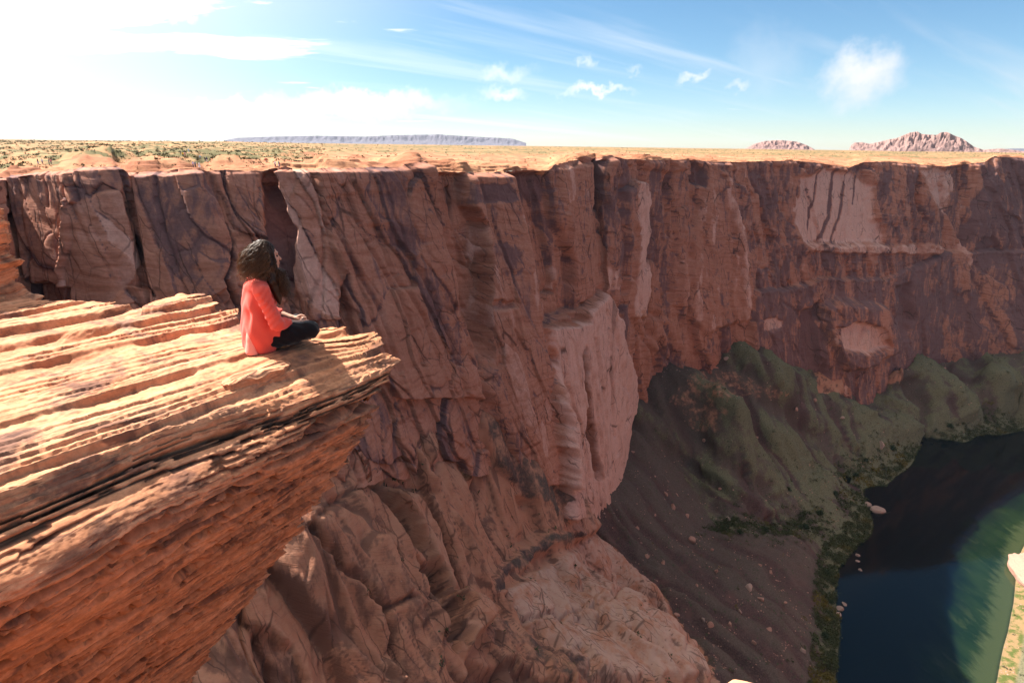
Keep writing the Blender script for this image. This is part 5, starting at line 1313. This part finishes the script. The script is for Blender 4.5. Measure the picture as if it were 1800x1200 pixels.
# sunlit outcrop on the far bank
def blob_rock(name, label, c_, r_, seed, mat, amp=.16, n=64):
    a = np.linspace(0, 2 * math.pi, n * 2 + 1)[None]; b_ = np.linspace(0, math.pi, n)[:, None]
    u = np.stack([np.sin(b_) * np.cos(a), np.sin(b_) * np.sin(a), np.cos(b_) + 0 * a], -1)
    d_ = 1 + amp * fbm(u[..., 0] * 1.6 + seed, u[..., 1] * 1.6, u[..., 2] * 1.6, 5) + .05 * np.round(u[..., 2] * 5) / 5
    V = u * d_[..., None] * np.array(r_) + np.array(c_); V[:, -1] = V[:, 0]
    o = bpy.data.objects.new(name, np_mesh(name, V.reshape(-1, 3), grid_faces(n, n * 2 + 1), mat)); return link(o, label=label, cat='rock')
pc = at_z(1822, 1015, -297)
ro = blob_rock('bank_rock', 'pale sunlit sandstone outcrop on the far river bank at the right edge', (0, 0, 0), (13, 27, 9), 3, M_BOULD); ro.location = tuple(pc); ro.rotation_euler = (0, 0, -.35)

# ------------------------------------------------------------------ visitors at the rim
def visitor_meshes():
    def body(X, Y, Z):
        d = s_ell(X, Y, Z, (0, 0, 1.60), (.095, .080, .12))
        d = smin(d, chain(X, Y, Z, [((0, 0, 1.52), .055), ((0, 0, 1.42), .07), ((0, 0, 1.25), .13), ((0, 0, .95), .13)]), .04)
        for s in (-1, 1):
            d = smin(d, chain(X, Y, Z, [((0, s * .17, 1.40), .055), ((-.02, s * .23, 1.12), .045), ((.06, s * .22, .86), .035), ((.08, s * .21, .78), .038)]), .04)
            d = smin(d, chain(X, Y, Z, [((0, s * .09, .92), .09), ((.03 * s, s * .10, .50), .065), ((-.02 * s, s * .11, .08), .045), ((.10 - .02 * s, s * .12, .04), .04)]), .04)
        return d
    def shirt(X, Y, Z):
        d = chain(X, Y * .8, Z, [((0, 0, 1.40), .12), ((0, 0, 1.25), .155), ((0, 0, .92), .155)])
        for s in (-1, 1): d = smin(d, chain(X, Y, Z, [((0, s * .17, 1.40), .075), ((-.02, s * .23, 1.12), .062)]), .04)
        return d
    def legs(X, Y, Z):
        d = s_ell(X, Y, Z, (0, 0, .92), (.14, .18, .12))
        for s in (-1, 1): d = smin(d, chain(X, Y, Z, [((0, s * .09, .90), .11), ((.03 * s, s * .10, .50), .085), ((-.02 * s, s * .11, .12), .065)]), .04)
        return d
    def dress(X, Y, Z): return chain(X, Y * .85, Z, [((0, 0, .98), .155), ((0, 0, .70), .21), ((0, 0, .40), .27)])
    out = {}
    for nm, fn, lo, hi in (('body', body, (-.3, -.35, -.05), (.3, .35, 1.8)), ('shirt', shirt, (-.3, -.35, .7), (.3, .35, 1.6)), ('trousers', legs, (-.3, -.35, 0), (.3, .35, 1.1)), ('skirt', dress, (-.35, -.4, .1), (.35, .4, 1.2)),
                           ('hair', lambda X, Y, Z: s_ell(X, Y, Z, (-.03, 0, 1.64), (.105, .098, .115)), (-.2, -.2, 1.45), (.2, .2, 1.8))):
        v, f = sdf_mesh(fn, lo, hi, .035); out[nm] = np_mesh(nm, v, f, M_SKIN)
    return out
VM = visitor_meshes()
CL = {k: simple('cloth_' + k, c, .9, .1) for k, c in dict(white=(.80, .80, .82), black=(.02, .02, .022), red=(.60, .05, .05), yellow=(.75, .50, .05), pink=(.75, .28, .30), blue=(.10, .20, .50), navy=(.03, .04, .10), grey=(.25, .25, .27), teal=(.06, .30, .28), pale_blue=(.45, .60, .78), khaki=(.40, .32, .20), lilac=(.45, .40, .70)).items()}
PLPX, PLPY = project(PL)
def on_plateau(px, py):
    j = int(np.argmin(np.abs(cpp - px))); col_ = PLPY[:, j]; i = int(np.argmax(col_ <= py)); return PL[max(i, 2), j]
VIS = [(351,296,'white','white',1,'woman in a long white dress standing alone at the canyon rim'),(357,285,'pale_blue','khaki',0,'visitor in a pale blue shirt and khaki trousers at the overlook'),(361,285,'black','grey',0,'visitor in a black top and grey trousers at the overlook'),(352,284,'khaki','navy',0,'visitor in a khaki shirt and navy trousers at the overlook'),(367,285,'navy','white',0,'visitor in a navy top and white trousers at the overlook'),(339,295,'lilac','navy',0,'visitor in a lilac top near the rim'),(344,295,'grey','black',0,'visitor in a grey top and black trousers near the rim'),
       (468,287,'red','grey',0,'visitor in a red top and grey trousers on the slickrock'),(480,294,'white','navy',0,'visitor in a white shirt and navy trousers near the sunlit buttress'),(485,295,'red','black',0,'visitor in a red top and black trousers near the sunlit buttress'),(488,294,'teal','white',0,'visitor in a teal top near the sunlit buttress'),
       (326,276,'yellow','black',0,'visitor in a yellow top behind the overlook'),(322,275,'navy','black',0,'visitor in dark navy clothes behind the overlook'),(331,277,'pink','pink',0,'visitor dressed in pink behind the overlook'),(337,274,'pale_blue','white',0,'visitor in pale blue and white behind the overlook'),
       (73,289,'black','blue',0,'visitor in a black top and blue trousers on the left rim'),(80,291,'white','grey',0,'visitor in a white shirt and grey trousers on the left rim'),(88,291,'grey','navy',0,'visitor in a grey shirt and navy trousers on the left rim'),(95,290,'pink','grey',0,'visitor in a pink top and grey trousers on the left rim')]
for k_, (px, py, top_, low_, dress_, lab) in enumerate(VIS):
    p_ = on_plateau(px, py); o = link(bpy.data.objects.new('person', VM['body']), label=lab, cat='person', group='visitors at the overlook')
    o.location = tuple(p_); o.rotation_euler = (0, 0, k_ * 1.9)
    for nm, mt in (('shirt', CL[top_]), ('skirt' if dress_ else 'trousers', CL[low_]), ('hair', M_EYE)):
        c_ = link(bpy.data.objects.new(nm, VM[nm]), o); set_mat(c_, mt)

# ------------------------------------------------------------------ desert air
def build_haze():
    bm = bmesh.new(); bmesh.ops.create_cube(bm, size=1.0)
    me = bpy.data.meshes.new('haze'); bm.to_mesh(me); bm.free()
    o = bpy.data.objects.new('haze', me); link(o, kind='stuff', label='thin pale desert haze')
    o.scale = (22000, 22000, 460); o.location = (0, 0, -311 + 230)
    m = bpy.data.materials.new('haze'); m.use_nodes = True; b = NB(m.node_tree)
    v = b.n('ShaderNodeVolumePrincipled'); v.inputs['Color'].default_value = (.66, .80, 1.0, 1); v.inputs['Density'].default_value = HAZE; v.inputs['Anisotropy'].default_value = .2
    out = b.n('ShaderNodeOutputMaterial'); b.t.links.new(v.outputs[0], out.inputs['Volume']); me.materials.append(m)
HAZE = 1.3e-5
build_haze()
